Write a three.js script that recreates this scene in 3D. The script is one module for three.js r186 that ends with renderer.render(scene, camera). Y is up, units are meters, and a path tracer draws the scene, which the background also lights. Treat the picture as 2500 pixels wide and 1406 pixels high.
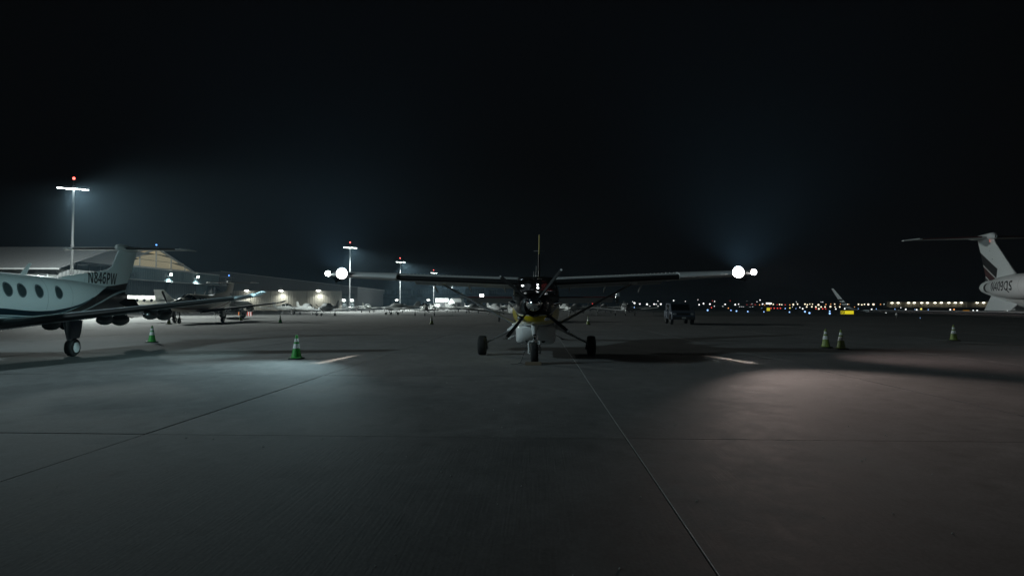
import * as THREE from 'three';
import { mergeGeometries } from 'three/addons/utils/BufferGeometryUtils.js';

// ---------------------------------------------------------------- camera, sky, exposure
const scene = new THREE.Scene();
const camera = new THREE.PerspectiveCamera(51.75, 2500 / 1406, 0.1, 3000);
camera.position.set(0, 1.64, 0);
camera.rotation.set(THREE.MathUtils.degToRad(1.7), 0, 0);
const renderer = new THREE.WebGLRenderer({ antialias: true });
renderer.toneMapping = THREE.LinearToneMapping;
renderer.toneMappingExposure = 1.0;
renderer.shadowMap.enabled = true;
renderer.shadowMap.type = THREE.PCFSoftShadowMap;
{ // a clear night sky: nearly black, a trace of town glow towards the horizon all the way round
  const W = 64, H = 32, d = new Float32Array(W * H * 4);
  for (let r = 0; r < H; r++) for (let c = 0; c < W; c++) {
    const up = ((r + 0.5) / H - 0.5) * Math.PI, k = Math.exp(-Math.max(0, up) * 5), i = (r * W + c) * 4;
    d[i] = 0.0010 + 0.0003 * k; d[i + 1] = 0.0008 + 0.0003 * k; d[i + 2] = 0.0007 + 0.0005 * k; d[i + 3] = 1;
  }
  const t = new THREE.DataTexture(d, W, H, THREE.RGBAFormat, THREE.FloatType);
  t.mapping = THREE.EquirectangularReflectionMapping; t.magFilter = THREE.LinearFilter; t.needsUpdate = true;
  scene.background = t; scene.environment = t;
}
scene.fog = new THREE.FogExp2(new THREE.Color(0.50, 0.78, 1.0), 0.00033);   // thin night haze that shows round the lamps

// ---------------------------------------------------------------- helpers
let seed = 7;
const rnd = () => { seed = (seed * 1664525 + 1013904223) >>> 0; return seed / 4294967296; };
const rr = (a, b) => a + (b - a) * rnd();
const V = (x, y, z) => new THREE.Vector3(x, y, z);
const used = {};
function numbered(n) { const k = used[n] = (used[n] ?? -1) + 1; return k ? n + '_' + String(k).padStart(3, '0') : n; }
function meta(o, label, category, group, kind) {
  o.userData = {}; if (label) o.userData.label = label; if (category) o.userData.category = category;
  if (group) o.userData.group = group; if (kind) o.userData.kind = kind; return o;
}
function thing(name, label, category, [x, y, z] = [0, 0, 0], turn = 0, group) {
  const o = new THREE.Group(); o.name = numbered(name); o.position.set(x, y, z); o.rotation.y = turn; scene.add(o);
  return meta(o, label, category, group);
}
function part(name, geo, mat, parent, label) {
  const m = new THREE.Mesh(Array.isArray(geo) ? mergeGeometries(geo) : geo, mat); m.name = name; m.castShadow = m.receiveShadow = true;
  if (label) m.userData.label = label;
  parent.add(m); return m;
}
function copy(o, [x, y, z], turn, label, group) {
  const c = o.clone(); c.name = numbered(o.name.replace(/_\d{3}$/, '')); c.position.set(x, y, z); c.rotation.y = turn; scene.add(c);
  c.userData = { ...o.userData }; if (label) c.userData.label = label; if (group) c.userData.group = group; return c;
}
const M = (o) => new THREE.MeshStandardMaterial({ roughness: 0.6, metalness: 0, ...o });
const P = (o) => new THREE.MeshPhysicalMaterial({ roughness: 0.38, metalness: 0, clearcoat: 0.5, clearcoatRoughness: 0.12, ...o });
const lin = (r, g = r, b = r) => new THREE.Color().setRGB(r, g, b);
const glow = (r, g, b, k) => new THREE.MeshStandardMaterial({ color: lin(0.02), emissive: lin(r, g, b), emissiveIntensity: k, roughness: 0.4 });
function tf(g, x, y, z, rx = 0, ry = 0, rz = 0) {
  g.applyMatrix4(new THREE.Matrix4().compose(V(x, y, z), new THREE.Quaternion().setFromEuler(new THREE.Euler(rx, ry, rz)), V(1, 1, 1))); return g;
}
const box = (w, h, d, x = 0, y = 0, z = 0, rx = 0, ry = 0, rz = 0) => tf(new THREE.BoxGeometry(w, h, d), x, y, z, rx, ry, rz);
const ball = (r, x, y, z, sx = 1, sy = 1, sz = 1, n = 16) => { const g = new THREE.SphereGeometry(r, n, n * 0.7 | 0); g.scale(sx, sy, sz); return tf(g, x, y, z); };
function rod(a, b, r1, r2 = r1, n = 10, flat = 1) {   // flat < 1 squeezes the section across z (a streamlined strut)
  const A = V(...a), B = V(...b), L = A.distanceTo(B), g = new THREE.CylinderGeometry(r2, r1, L, n);
  g.scale(flat, 1, 1);
  g.applyMatrix4(new THREE.Matrix4().compose(A.clone().add(B).multiplyScalar(0.5), new THREE.Quaternion().setFromUnitVectors(V(0, 1, 0), B.clone().sub(A).normalize()), V(1, 1, 1)));
  return g;
}
function lathe(pts, n = 24) { return new THREE.LatheGeometry(pts.map(([r, y]) => new THREE.Vector2(r, y)), n); }
function grid(fn, nu, nv) {   // fn(i / nu, j / nv) -> [x, y, z, u, v]
  const p = [], uv = [], ix = [];
  for (let i = 0; i <= nu; i++) for (let j = 0; j <= nv; j++) { const q = fn(i / nu, j / nv, i, j); p.push(q[0], q[1], q[2]); uv.push(q[3] ?? 0, q[4] ?? 0); }
  for (let i = 0; i < nu; i++) for (let j = 0; j < nv; j++) { const a = i * (nv + 1) + j, b = a + nv + 1; ix.push(a, b, a + 1, b, b + 1, a + 1); }
  const g = new THREE.BufferGeometry();
  g.setAttribute('position', new THREE.Float32BufferAttribute(p, 3)); g.setAttribute('uv', new THREE.Float32BufferAttribute(uv, 2)); g.setIndex(ix);
  return g;
}
function smooth(g, crease = 0.6) {   // outward winding, then normals shared across vertices in the same place
  const p = g.attributes.position, ix = g.index.array, n = ix.length / 3, c = V(0, 0, 0), A = V(0, 0, 0), B = V(0, 0, 0), C = V(0, 0, 0), fn = [];
  for (let i = 0; i < p.count; i++) c.add(A.fromBufferAttribute(p, i)); c.divideScalar(p.count);
  let s = 0;
  for (let k = 0; k < n; k++) {
    A.fromBufferAttribute(p, ix[3 * k]); B.fromBufferAttribute(p, ix[3 * k + 1]); C.fromBufferAttribute(p, ix[3 * k + 2]);
    const N = B.clone().sub(A).cross(C.clone().sub(A)); fn.push(N); s += N.dot(A.clone().add(B).add(C).divideScalar(3).sub(c));
  }
  if (s < 0) { for (let k = 0; k < n; k++) { const t = ix[3 * k + 1]; ix[3 * k + 1] = ix[3 * k + 2]; ix[3 * k + 2] = t; fn[k].negate(); } }
  const at = new Map(), key = (i) => Math.round(p.getX(i) * 2000) + ',' + Math.round(p.getY(i) * 2000) + ',' + Math.round(p.getZ(i) * 2000);
  for (let k = 0; k < n; k++) for (let j = 0; j < 3; j++) { const q = key(ix[3 * k + j]); (at.get(q) ?? at.set(q, []).get(q)).push(k); }
  const nor = new Float32Array(p.count * 3), seen = new Uint8Array(p.count);
  for (let k = 0; k < n; k++) { const u = fn[k].clone().normalize(); for (let j = 0; j < 3; j++) {
    const i = ix[3 * k + j]; if (seen[i]) continue; seen[i] = 1; const N = V(0, 0, 0);
    for (const f of at.get(key(i))) if (fn[f].lengthSq() > 1e-14 && fn[f].clone().normalize().dot(u) > crease - 0.4) N.add(fn[f]);
    if (N.lengthSq() < 1e-16) N.copy(u); N.normalize(); nor[3 * i] = N.x; nor[3 * i + 1] = N.y; nor[3 * i + 2] = N.z;
  } }
  g.setAttribute('normal', new THREE.BufferAttribute(nor, 3)); return g;
}
// fuselage section by length: stations [z, centre y, half width, height above, depth below, squareness]
function sections(st) {
  st = [...st].sort((a, b) => a[0] - b[0]); const n = st.length, m = [];
  for (let i = 0; i < n; i++) { m.push(st[i].map((_, k) => {
    if (i === 0 || i === n - 1) { const a = i ? i - 1 : 0; return (st[a + 1][k] - st[a][k]) / (st[a + 1][0] - st[a][0]); }
    const d0 = (st[i][k] - st[i - 1][k]) / (st[i][0] - st[i - 1][0]), d1 = (st[i + 1][k] - st[i][k]) / (st[i + 1][0] - st[i][0]);
    return d0 * d1 <= 0 ? 0 : 2 * d0 * d1 / (d0 + d1); })); }
  const f = (z) => {
    z = Math.min(st[n - 1][0], Math.max(st[0][0], z)); let i = 0; while (i < n - 2 && z > st[i + 1][0]) i++;
    const h = st[i + 1][0] - st[i][0], t = (z - st[i][0]) / h, t2 = t * t, t3 = t2 * t;
    return st[i].map((_, k) => (2 * t3 - 3 * t2 + 1) * st[i][k] + (t3 - 2 * t2 + t) * h * m[i][k] + (-2 * t3 + 3 * t2) * st[i + 1][k] + (t3 - t2) * h * m[i + 1][k]);
  };
  f.zs = (sub, a = st[0][0], b = st[n - 1][0]) => { const o = [a]; for (let i = 0; i < n - 1; i++) for (let j = 1; j <= sub; j++) { const z = st[i][0] + (st[i + 1][0] - st[i][0]) * j / sub; if (z > a + 1e-6 && z < b - 1e-6) o.push(z); } o.push(b); return o; };
  f.at = (z, th, side, off = 0) => { const [, y, w, t, b, n] = f(z), s = Math.sin(th), c = Math.cos(th), e = 2 / n;
    return [side * (w + off) * Math.pow(Math.abs(s), e), y + Math.sign(c) * ((c > 0 ? t : b) + off) * Math.pow(Math.abs(c), e), z]; };
  f.x = (z, y) => { const [, yc, w, t, b, n] = f(z), q = Math.abs(y - yc) / (y > yc ? t : b); return q >= 1 ? 0 : w * Math.pow(1 - Math.pow(q, n), 1 / n); };
  return f;
}
function hull(f, { sub = 4, n = 18, uv = null, a, b, th0 = 0, th1 = Math.PI, off = 0, caps = true } = {}) {
  const zs = f.zs(sub, a, b), gs = [1, -1].map((side) => grid((_, v, i) => {
    const q = f.at(zs[i], th0 + (th1 - th0) * v, side, off); return [...q, ...(uv ? uv(q[2], q[1], side) : [q[2], q[1]])]; }, zs.length - 1, n));
  const g = mergeGeometries(gs.map((x) => (x.deleteAttribute('normal'), x))), p = g.attributes.position, ix = Array.from(g.index.array), uvs = Array.from(g.attributes.uv.array), ps = Array.from(p.array);
  if (caps && th0 === 0 && th1 === Math.PI) for (const i of [0, zs.length - 1]) {   // end caps
    const c = ps.length / 3, [, y] = f(zs[i]); ps.push(0, y, zs[i]); uvs.push(...(uv ? uv(zs[i], y, 1) : [0, 0]));
    for (const s of [0, 1]) for (let j = 0; j < n; j++) { const q = s * zs.length * (n + 1) + i * (n + 1) + j; (s ^ (i ? 1 : 0)) ? ix.push(c, q, q + 1) : ix.push(c, q + 1, q); }
  }
  // the two halves wind oppositely: turn the second
  const per = (zs.length - 1) * n * 2; for (let k = per; k < 2 * per; k++) { const t = ix[3 * k + 1]; ix[3 * k + 1] = ix[3 * k + 2]; ix[3 * k + 2] = t; }
  const o = new THREE.BufferGeometry(); o.setAttribute('position', new THREE.Float32BufferAttribute(ps, 3)); o.setAttribute('uv', new THREE.Float32BufferAttribute(uvs, 2)); o.setIndex(ix);
  return smooth(o);
}
const oval = (f, side, z, y, rz, ry, off, inner = 0) => smooth(grid((a, r) => { const k = inner + (1 - inner) * r, t = a * Math.PI * 2, zz = z + Math.cos(t) * rz * k, yy = y + Math.sin(t) * ry * k; return [side * (f.x(zz, yy) + off), yy, zz]; }, 22, inner ? 1 : 4), 0.2);
// quad on the hull between corners [z, angle]
const pane = (f, side, [a, b, c, d], off, n = 10) => smooth(grid((u, v) => { const z = (a[0] * (1 - u) + b[0] * u) * (1 - v) + (d[0] * (1 - u) + c[0] * u) * v, t = (a[1] * (1 - u) + b[1] * u) * (1 - v) + (d[1] * (1 - u) + c[1] * u) * v; return f.at(z, t, side, off); }, n, n), 0.2);
// lofted aerofoil: stations [x, y, z of leading edge, chord, thickness ratio]; upright = a fin
function foil(st, { upright = false, camber = 0.02, from = 0, to = 1, off = 0, uv = null, n = 12, sub = 1, slope = 0 } = {}) {
  const xs = []; for (let i = 0; i <= n; i++) xs.push(from + (to - from) * (1 - Math.cos(Math.PI * i / n / (to < 0.99 ? 2 : 1))) / (to < 0.99 ? 1 : 2));
  const ring = [...xs.map((x) => [x, 1]).reverse(), ...xs.slice(from > 0 ? 0 : 1).map((x) => [x, -1])];
  const rows = []; for (let i = 0; i < st.length - 1; i++) for (let j = 0; j < sub; j++) rows.push(st[i].map((v, k) => v + (st[i + 1][k] - v) * j / sub)); rows.push(st[st.length - 1]);
  const pt = (s, [x, e]) => {
    const [X, Y, Z, c, t] = s, yt = 5 * t * (0.2969 * Math.sqrt(x) - 0.126 * x - 0.3516 * x * x + 0.2843 * x ** 3 - 0.1036 * x ** 4), yc = camber * 4 * x * (1 - x);
    const h = (e * yt + yc) * c + e * off, z = Z - x * c + (x < 0.02 ? off : 0);
    return upright ? [X + h, Y, z, ...(uv ? uv(z, Y, e > 0 ? 1 : -1) : [z, Y])] : [X, Y + h - slope * x * c, z, X, z];
  };
  const m = ring.length - 1, g = grid((u, v, i, j) => pt(rows[i], ring[j]), rows.length - 1, m);
  if (from === 0 && to === 1) {   // close both ends
    const ps = Array.from(g.attributes.position.array), uvs = Array.from(g.attributes.uv.array), ix = Array.from(g.index.array);
    for (const [i, fl] of [[0, 0], [rows.length - 1, 1]]) for (let j = 0; j < n; j++) {
      const a = i * (m + 1) + j, b = i * (m + 1) + m - j, a2 = a + 1, b2 = b - 1; const q = ps.length / 3;
      for (const k of [a, a2, b2, b]) { ps.push(ps[3 * k], ps[3 * k + 1], ps[3 * k + 2]); uvs.push(uvs[2 * k], uvs[2 * k + 1]); }
      fl ? ix.push(q, q + 1, q + 2, q, q + 2, q + 3) : ix.push(q, q + 2, q + 1, q, q + 3, q + 2);
    }
    const o = new THREE.BufferGeometry(); o.setAttribute('position', new THREE.Float32BufferAttribute(ps, 3)); o.setAttribute('uv', new THREE.Float32BufferAttribute(uvs, 2)); o.setIndex(ix); return smooth(o, 0.75);
  }
  return smooth(g, 0.4);
}
// paint scheme seen from the side, drawn in metres: x = z along the aircraft, y = height. Upper half of the sheet is the port side.
function livery(z0, z1, y0, y1, W, H, draw) {
  const c = document.createElement('canvas'); c.width = W; c.height = H; const g = c.getContext('2d'), sx = W / (z1 - z0), sy = H / 2 / (y1 - y0);
  for (const side of [1, -1]) {
    g.save(); g.beginPath(); g.rect(0, side > 0 ? 0 : H / 2, W, H / 2); g.clip();
    g.setTransform(-sx, 0, 0, -sy, z1 * sx, y1 * sy + (side > 0 ? 0 : H / 2));
    draw(g, side, (text, z, y, h, width, font) => { g.save(); g.translate(z, y); g.font = font + ' 100px sans-serif'; g.textAlign = 'center'; g.textBaseline = 'middle';
      const w = g.measureText(text).width; g.scale(-side * width / w, -h / 72); g.fillText(text, 0, 0); g.restore(); });
    g.restore();
  }
  const t = new THREE.CanvasTexture(c); t.colorSpace = THREE.SRGBColorSpace; t.anisotropy = 8;
  return { map: t, uv: (z, y, side) => [(z1 - z) / (z1 - z0), (side > 0 ? 0.5 : 0) + 0.5 * Math.min(0.998, Math.max(0.002, (y - y0) / (y1 - y0)))] };
}
function shape(g, pts, fill) { g.fillStyle = fill; g.beginPath(); pts.forEach(([z, y], i) => (i ? g.lineTo(z, y) : g.moveTo(z, y))); g.closePath(); g.fill(); }
const curve = (pts, n = 40) => new THREE.CatmullRomCurve3(pts.map(([z, y]) => V(z, y, 0))).getPoints(n).map((p) => [p.x, p.y]);
// tileable noise
function noise2(N, cells, s) {
  const r = []; let q = s; for (let i = 0; i < cells * cells; i++) { q = (q * 1664525 + 1013904223) >>> 0; r.push(q / 4294967296); }
  return (x, y) => { const u = x / N * cells, v = y / N * cells, i = Math.floor(u), j = Math.floor(v), a = u - i, b = v - j, f = (t) => t * t * (3 - 2 * t), at = (k, l) => r[((l % cells + cells) % cells) * cells + (k % cells + cells) % cells];
    return (at(i, j) * (1 - f(a)) + at(i + 1, j) * f(a)) * (1 - f(b)) + (at(i, j + 1) * (1 - f(a)) + at(i + 1, j + 1) * f(a)) * f(b); };
}
function dataTex(N, fn, srgb) {
  const d = new Uint8Array(N * N * 4);
  for (let y = 0; y < N; y++) for (let x = 0; x < N; x++) { const c = fn(x, y), i = (y * N + x) * 4; for (let k = 0; k < 3; k++) d[i + k] = Math.max(0, Math.min(255, (Array.isArray(c) ? c[k] : c) * 255)); d[i + 3] = 255; }
  const t = new THREE.DataTexture(d, N, N); t.wrapS = t.wrapT = THREE.RepeatWrapping; t.magFilter = THREE.LinearFilter; t.minFilter = THREE.LinearMipmapLinearFilter; t.generateMipmaps = true;
  if (srgb) t.colorSpace = THREE.SRGBColorSpace; t.needsUpdate = true; return t;
}
function lamp(kind, pos, color, intensity, o = {}) {
  const L = kind === 'spot' ? new THREE.SpotLight(color, intensity, 0, o.angle ?? 1.2, o.penumbra ?? 0.4, 2) : new THREE.PointLight(color, intensity, 0, 2);
  L.position.set(...pos); L.castShadow = true; L.shadow.radius = o.radius ?? 5; L.shadow.mapSize.set(1024, 1024);
  if (kind === 'spot') { L.target.position.set(...o.to); scene.add(L.target); }
  L.name = o.name ?? 'lamp_light'; scene.add(L); return L;
}

// ---------------------------------------------------------------- materials
const whitePaint = P({ color: lin(0.72, 0.73, 0.72) }), greyPaint = P({ color: lin(0.42, 0.44, 0.45) }), blackPaint = P({ color: lin(0.012), roughness: 0.28 });
const rubber = M({ color: lin(0.018), roughness: 0.85 }), boot = M({ color: lin(0.012), roughness: 0.55 }), steel = M({ color: lin(0.55), metalness: 1, roughness: 0.32 }), darkSteel = M({ color: lin(0.12), metalness: 0.8, roughness: 0.45 });
const chrome = M({ color: lin(0.8), metalness: 1, roughness: 0.09 }), darkGlass = P({ color: lin(0.012, 0.016, 0.018), roughness: 0.06, clearcoat: 1, clearcoatRoughness: 0.02 });
const cloth = M({ color: lin(0.42, 0.44, 0.44), roughness: 0.92 }), galv = M({ color: lin(0.26, 0.27, 0.28), metalness: 0.3, roughness: 0.6 });

// ---------------------------------------------------------------- ground: concrete slabs, apron sheet, field
const A1 = noise2(1024, 5, 11), A2 = noise2(1024, 19, 12), A3 = noise2(1024, 70, 13), A4 = noise2(1024, 300, 14), A5 = noise2(1024, 150, 15);
const concreteMap = dataTex(1024, (x, y) => {
  const st = Math.max(0, A2(x + 40, y * 1) - 0.70) * 0.25, k = 0.86 + 0.10 * (A1(x, y) - 0.5) + 0.10 * (A2(x, y) - 0.5) + 0.07 * (A3(x, y) - 0.5) + 0.09 * (A4(x, y) - 0.5) - st;
  return [k, k * 0.995, k * 0.985];
}, true);
const broom = dataTex(1024, (x, y) => 0.5 + 0.45 * (A5(x * 2.6, y * 0.12) - 0.5) + 0.5 * (A4(x, y) - 0.5) * 0.6);
const concreteRough = dataTex(1024, (x, y) => { const k = 0.80 + 0.06 * (A2(x, y) - 0.5) + 0.06 * (A3(x, y) - 0.5) + 0.06 * (A1(x, y) - 0.5); return k; });
const concrete = (c, s = 1 / 5.3) => { const o = { color: lin(c, c, c), roughness: 1, bumpScale: 0.0024 }; for (const [k, t] of [['map', concreteMap], ['bumpMap', broom], ['roughnessMap', concreteRough]]) { o[k] = t.clone(); o[k].repeat.set(s, s); o[k].needsUpdate = true; } return new THREE.MeshStandardMaterial(o); };
const slabMats = [concrete(0.225), concrete(0.24), concrete(0.21)];
const SU = 6.1, SV = 6.35, U0 = 1.1, V0 = 7.42, GY = -0.042;
const apron = new THREE.Group(); apron.name = 'apron'; meta(apron, 'grey concrete aircraft apron of square slabs', null, null, 'structure'); apron.rotation.y = GY; scene.add(apron);
{
  const variants = [0, 1, 2, 3].map((k) => {
    const g = new THREE.BoxGeometry(SU - 0.022, 0.2, SV - 0.022, 1, 1, 1), p = g.attributes.position, u = g.attributes.uv;
    for (let i = 0; i < p.count; i++) u.setXY(i, p.getX(i) + k * 7.3, p.getZ(i) + k * 11.9);
    return g;
  });
  for (let i = -7; i < 8; i++) for (let j = -2; j < 8; j++) {
    const m = part('slab', variants[(i * 7 + j * 3 + 70) % 4], slabMats[(i * 5 + j * 11 + 90) % 3], apron);
    m.position.set(U0 + (i + 0.5) * SU, -0.1 + 0.002 * ((i * 13 + j * 29 + 400) % 3), -(V0 + (j + 0.5) * SV));
  }
  const x0 = U0 - 7 * SU, x1 = U0 + 8 * SU, z0 = V0 - 2 * SV, z1 = V0 + 8 * SV;
  const base = new THREE.PlaneGeometry(x1 - x0, z1 - z0); base.rotateX(-Math.PI / 2); base.translate((x0 + x1) / 2, -0.03, -(z0 + z1) / 2);
  part('joint_filler', base, M({ color: lin(0.035), roughness: 0.9 }), apron);
  part('joint_seal', box(0.02, 0.014, z1 - z0, U0 + 0.014, -0.005, -(z0 + z1) / 2), M({ color: lin(0.5, 0.5, 0.48), roughness: 0.5 }), apron, 'pale joint seal running straight towards the parked aircraft');
  part('joint_seal', [box(x1 - x0, 0.012, 0.035, (x0 + x1) / 2, -0.007, -(V0 + SV) + 0.1), box(x1 - x0, 0.010, 0.03, (x0 + x1) / 2, -0.0075, -(V0 + SV))], M({ color: lin(0.48, 0.48, 0.47), roughness: 0.5 }), apron);
  const s = new THREE.Shape(); s.moveTo(-700, -300); s.lineTo(700, -300); s.lineTo(700, 1200); s.lineTo(-700, 1200);
  const h = new THREE.Path(); h.moveTo(x0, z0); h.lineTo(x1, z0); h.lineTo(x1, z1); h.lineTo(x0, z1); s.holes.push(h);
  const g = new THREE.ShapeGeometry(s); g.rotateX(-Math.PI / 2);
  part('concrete_sheet', g, concrete(0.225, 1 / 9), apron);
  const fieldTex = concreteMap.clone(); fieldTex.repeat.set(0.05, 0.05); fieldTex.needsUpdate = true;
  const fs = new THREE.Shape(); fs.moveTo(30, 92); fs.lineTo(650, 60); fs.lineTo(650, 1000); fs.lineTo(60, 1000); fs.lineTo(40, 200);
  const fg = new THREE.ShapeGeometry(fs); fg.rotateX(-Math.PI / 2); fg.translate(0, 0.006, 0);
  const fm = new THREE.Mesh(fg, M({ color: lin(0.035, 0.04, 0.03), map: fieldTex, roughness: 0.95 })); fm.name = 'airfield'; fm.receiveShadow = true; meta(fm, 'dark grass airfield beyond the apron', null, null, 'structure'); scene.add(fm);
}

// ---------------------------------------------------------------- aircraft pieces
function wheel(parent, x, y, z, r, w, name = 'wheel', hubMat = whitePaint) {
  const tyre = lathe([[r * 0.52, -w * 0.40], [r * 0.7, -w * 0.5], [r * 0.9, -w * 0.46], [r * 0.985, -w * 0.3], [r, -w * 0.1], [r, w * 0.1], [r * 0.985, w * 0.3], [r * 0.9, w * 0.46], [r * 0.7, w * 0.5], [r * 0.52, w * 0.40]], 32); tyre.rotateZ(Math.PI / 2);
  const g = part(name, tyre, rubber, parent); g.position.set(x, y, z);
  const hub = lathe([[0.001, -w * 0.36], [r * 0.25, -w * 0.38], [r * 0.45, -w * 0.3], [r * 0.54, -w * 0.41], [r * 0.54, w * 0.41], [r * 0.45, w * 0.3], [r * 0.25, w * 0.38], [0.001, w * 0.36]], 24); hub.rotateZ(Math.PI / 2);
  part('hub', hub, hubMat, g); return g;
}
function blade(len, chord, pitch, twist, tip = 0.75) {   // along +y from the hub, twisted
  return smooth(grid((u, v) => {
    const r = 0.12 + u * (len - 0.12), c = chord * (0.45 + 1.5 * u * (1 - 0.62 * u)) * (u > 0.9 ? 1 - (u - 0.9) * 10 * (1 - tip) : 1), a = v * Math.PI * 2, p = pitch - twist * u, x = Math.cos(a) * c / 2, t = Math.sin(a) * c * (0.16 - 0.12 * u);
    return [x * Math.cos(p) - t * Math.sin(p), r, x * Math.sin(p) + t * Math.cos(p)];
  }, 14, 12), 0.3);
}

// ---------------------------------------------------------------- the high-wing turboprop in the middle. Nose +z, origin on the ground between the main wheels
const KX = 0.81, KZ = -19.65, KT = -0.061;
{
  const k = thing('turboprop_plane', 'black yellow and white high-wing propeller plane facing the camera with bright wingtip lights', 'airplane', [KX, 0, KZ], KT);
  const LV = livery(-7.4, 3.6, 0.3, 2.9, 2048, 1024, (g) => {
    g.fillStyle = '#e6e7e2'; g.fillRect(-9, 0, 14, 4);
    const top = curve([[3.7, 1.33], [3.0, 1.40], [2.5, 1.50], [2.1, 1.57], [1.5, 1.6], [0, 1.62], [-3, 1.75], [-5.5, 2.0], [-8, 2.3]]), low = curve([[3.7, 1.09], [2.6, 1.09], [1.2, 1.11], [-1, 1.20], [-3.5, 1.5], [-6, 1.85], [-8, 2.05]]);
    shape(g, [...top, ...low.reverse()], '#e2c60a');
    shape(g, [...top, [-9, 4], [4, 4]], '#070708');
    g.lineWidth = 0.022; g.strokeStyle = '#f0efe8'; g.beginPath(); top.forEach(([z, y], i) => (i ? g.lineTo(z, y) : g.moveTo(z, y))); g.stroke();
    g.lineWidth = 0.014; g.strokeStyle = '#16181a'; g.beginPath(); low.forEach(([z, y], i) => (i ? g.lineTo(z, y - 0.05) : g.moveTo(z, y - 0.05))); g.stroke();
    shape(g, [[2.95, 1.39], [2.62, 1.46], [2.80, 1.14]], '#0a0a0b');
  });
  const skin = P({ color: lin(1), map: LV.map, roughness: 0.3, clearcoat: 0.8 });
  const F = sections([[3.3, 1.68, 0.27, 0.26, 0.36, 2], [3.2, 1.66, 0.37, 0.33, 0.47, 2.2], [2.95, 1.63, 0.49, 0.39, 0.51, 2.3], [2.3, 1.61, 0.61, 0.43, 0.56, 2.5], [1.75, 1.60, 0.69, 0.47, 0.60, 2.7], [1.62, 1.60, 0.70, 0.52, 0.61, 2.8], [0.85, 1.62, 0.745, 0.88, 0.64, 3.1], [0.5, 1.62, 0.75, 0.92, 0.66, 3.3], [-1.6, 1.64, 0.75, 0.91, 0.66, 3.3], [-3, 1.76, 0.60, 0.72, 0.62, 2.8], [-5, 1.97, 0.33, 0.40, 0.42, 2.3], [-6.75, 2.12, 0.10, 0.16, 0.16, 2]]);
  const fus = part('fuselage', [hull(F, { sub: 5, n: 24, uv: LV.uv, b: 0.88, caps: false }), hull(F, { sub: 5, n: 12, uv: LV.uv, a: 0.88, b: 1.68, th0: 1.0, caps: false })], skin, k);
  part('engine_cowling', hull(F, { sub: 5, n: 24, uv: LV.uv, a: 1.68 }), skin, k);
  const glass = new THREE.MeshPhysicalMaterial({ color: lin(0.75, 0.8, 0.82), transmission: 1, thickness: 0, roughness: 0.02, ior: 1.5 });
  // cockpit behind the windshield
  part('instrument_panel', [box(1.15, 0.42, 0.12, 0, 1.86, 1.34), box(1.2, 0.05, 0.5, 0, 2.05, 1.5, 0.1)], boot, fus);
  part('cabin_bulkhead', box(1.3, 1.3, 0.05, 0, 1.75, -0.6), M({ color: lin(0.20, 0.21, 0.23), roughness: 0.9 }), fus);
  for (const [x, c] of [[-0.3, lin(0.30, 0.32, 0.35)], [0.3, lin(0.22, 0.03, 0.03)]]) { const st = part('seat', [box(0.44, 0.62, 0.12, x, 1.86, 0.45, 0.15), box(0.46, 0.12, 0.44, x, 1.52, 0.7)], M({ color: c, roughness: 0.9 }), fus); part('headrest', ball(0.13, x, 2.26, 0.40, 1.1, 0.9, 0.5, 12), M({ color: c, roughness: 0.9 }), st); }
  const cl = glow(0.95, 1, 1, 7);
  for (const [x, y, z] of [[-0.42, 2.27, 0.86], [0.42, 2.28, 0.86], [0.05, 2.30, 0.80], [0.06, 2.20, 0.86]]) part('cabin_lamp', ball(0.032, x, y, z, 1.3, 0.8, 1, 10), cl, fus);
  for (const s of [1, -1]) {
    const w = part('windshield', pane(F, s, [[1.68, 0.03], [0.88, 0.03], [0.88, 1.0], [1.68, 1.0]], 0.004, 16), glass, fus);
    part('windshield_frame', [pane(F, s, [[1.72, 0], [1.66, 0], [1.66, 1.05], [1.72, 1.05]], 0.012, 10), pane(F, s, [[0.90, 0], [0.84, 0], [0.84, 1.05], [0.90, 1.05]], 0.012, 10), pane(F, s, [[1.7, 0.96], [0.86, 0.90], [0.86, 1.04], [1.7, 1.04]], 0.012, 10)], blackPaint, fus);
    part('side_window', pane(F, s, [[1.40, 1.10], [0.72, 0.95], [0.72, 1.36], [1.30, 1.36]], 0.010), darkGlass, fus);
    part('side_window', pane(F, s, [[0.5, 0.85], [-0.3, 0.85], [-0.3, 1.34], [0.5, 1.34]], 0.010), darkGlass, fus);
    part('side_window', pane(F, s, [[-0.55, 0.85], [-1.3, 0.85], [-1.3, 1.34], [-0.55, 1.34]], 0.010), darkGlass, fus);
    part('wiper', [rod(F.at(1.64, 0.12, s, 0.03), F.at(1.2, 0.45, s, 0.03), 0.008)], darkSteel, w);
    // exhaust stack and its heat shield on the cowling flank
    part('exhaust_pipe', [rod([s * 0.50, 1.69, 2.62], [s * 0.66, 1.72, 2.42], 0.055, 0.065, 16), rod([s * 0.65, 1.72, 2.44], [s * 0.735, 1.71, 2.10], 0.065, 0.06, 16)], chrome, fus);
    for (let i = 0; i < 9; i++) part('cowl_screw', ball(0.013, ...F.at(2.85 - i * 0.12, 1.35 + 0.03 * i, s, 0.004), 1, 1, 1, 6), chrome, fus);
    part('intake', pane(F, s, [[3.12, 1.1], [2.8, 1.15], [2.8, 1.5], [3.12, 1.6]], 0.008), boot, fus);
    part('air_scoop', [ball(0.11, s * 0.36, 1.30, 3.05, 1.1, 0.75, 1)], chrome, fus);
  }
  part('windshield_post', smooth(grid((u, v) => { const z = 1.68 - u * 0.82, q = F.at(z, 0, 1, 0.02); return [(v - 0.5) * 0.09, q[1] + 0.004 * Math.sin(v * Math.PI), z]; }, 10, 4), 0.2), blackPaint, fus);
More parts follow.
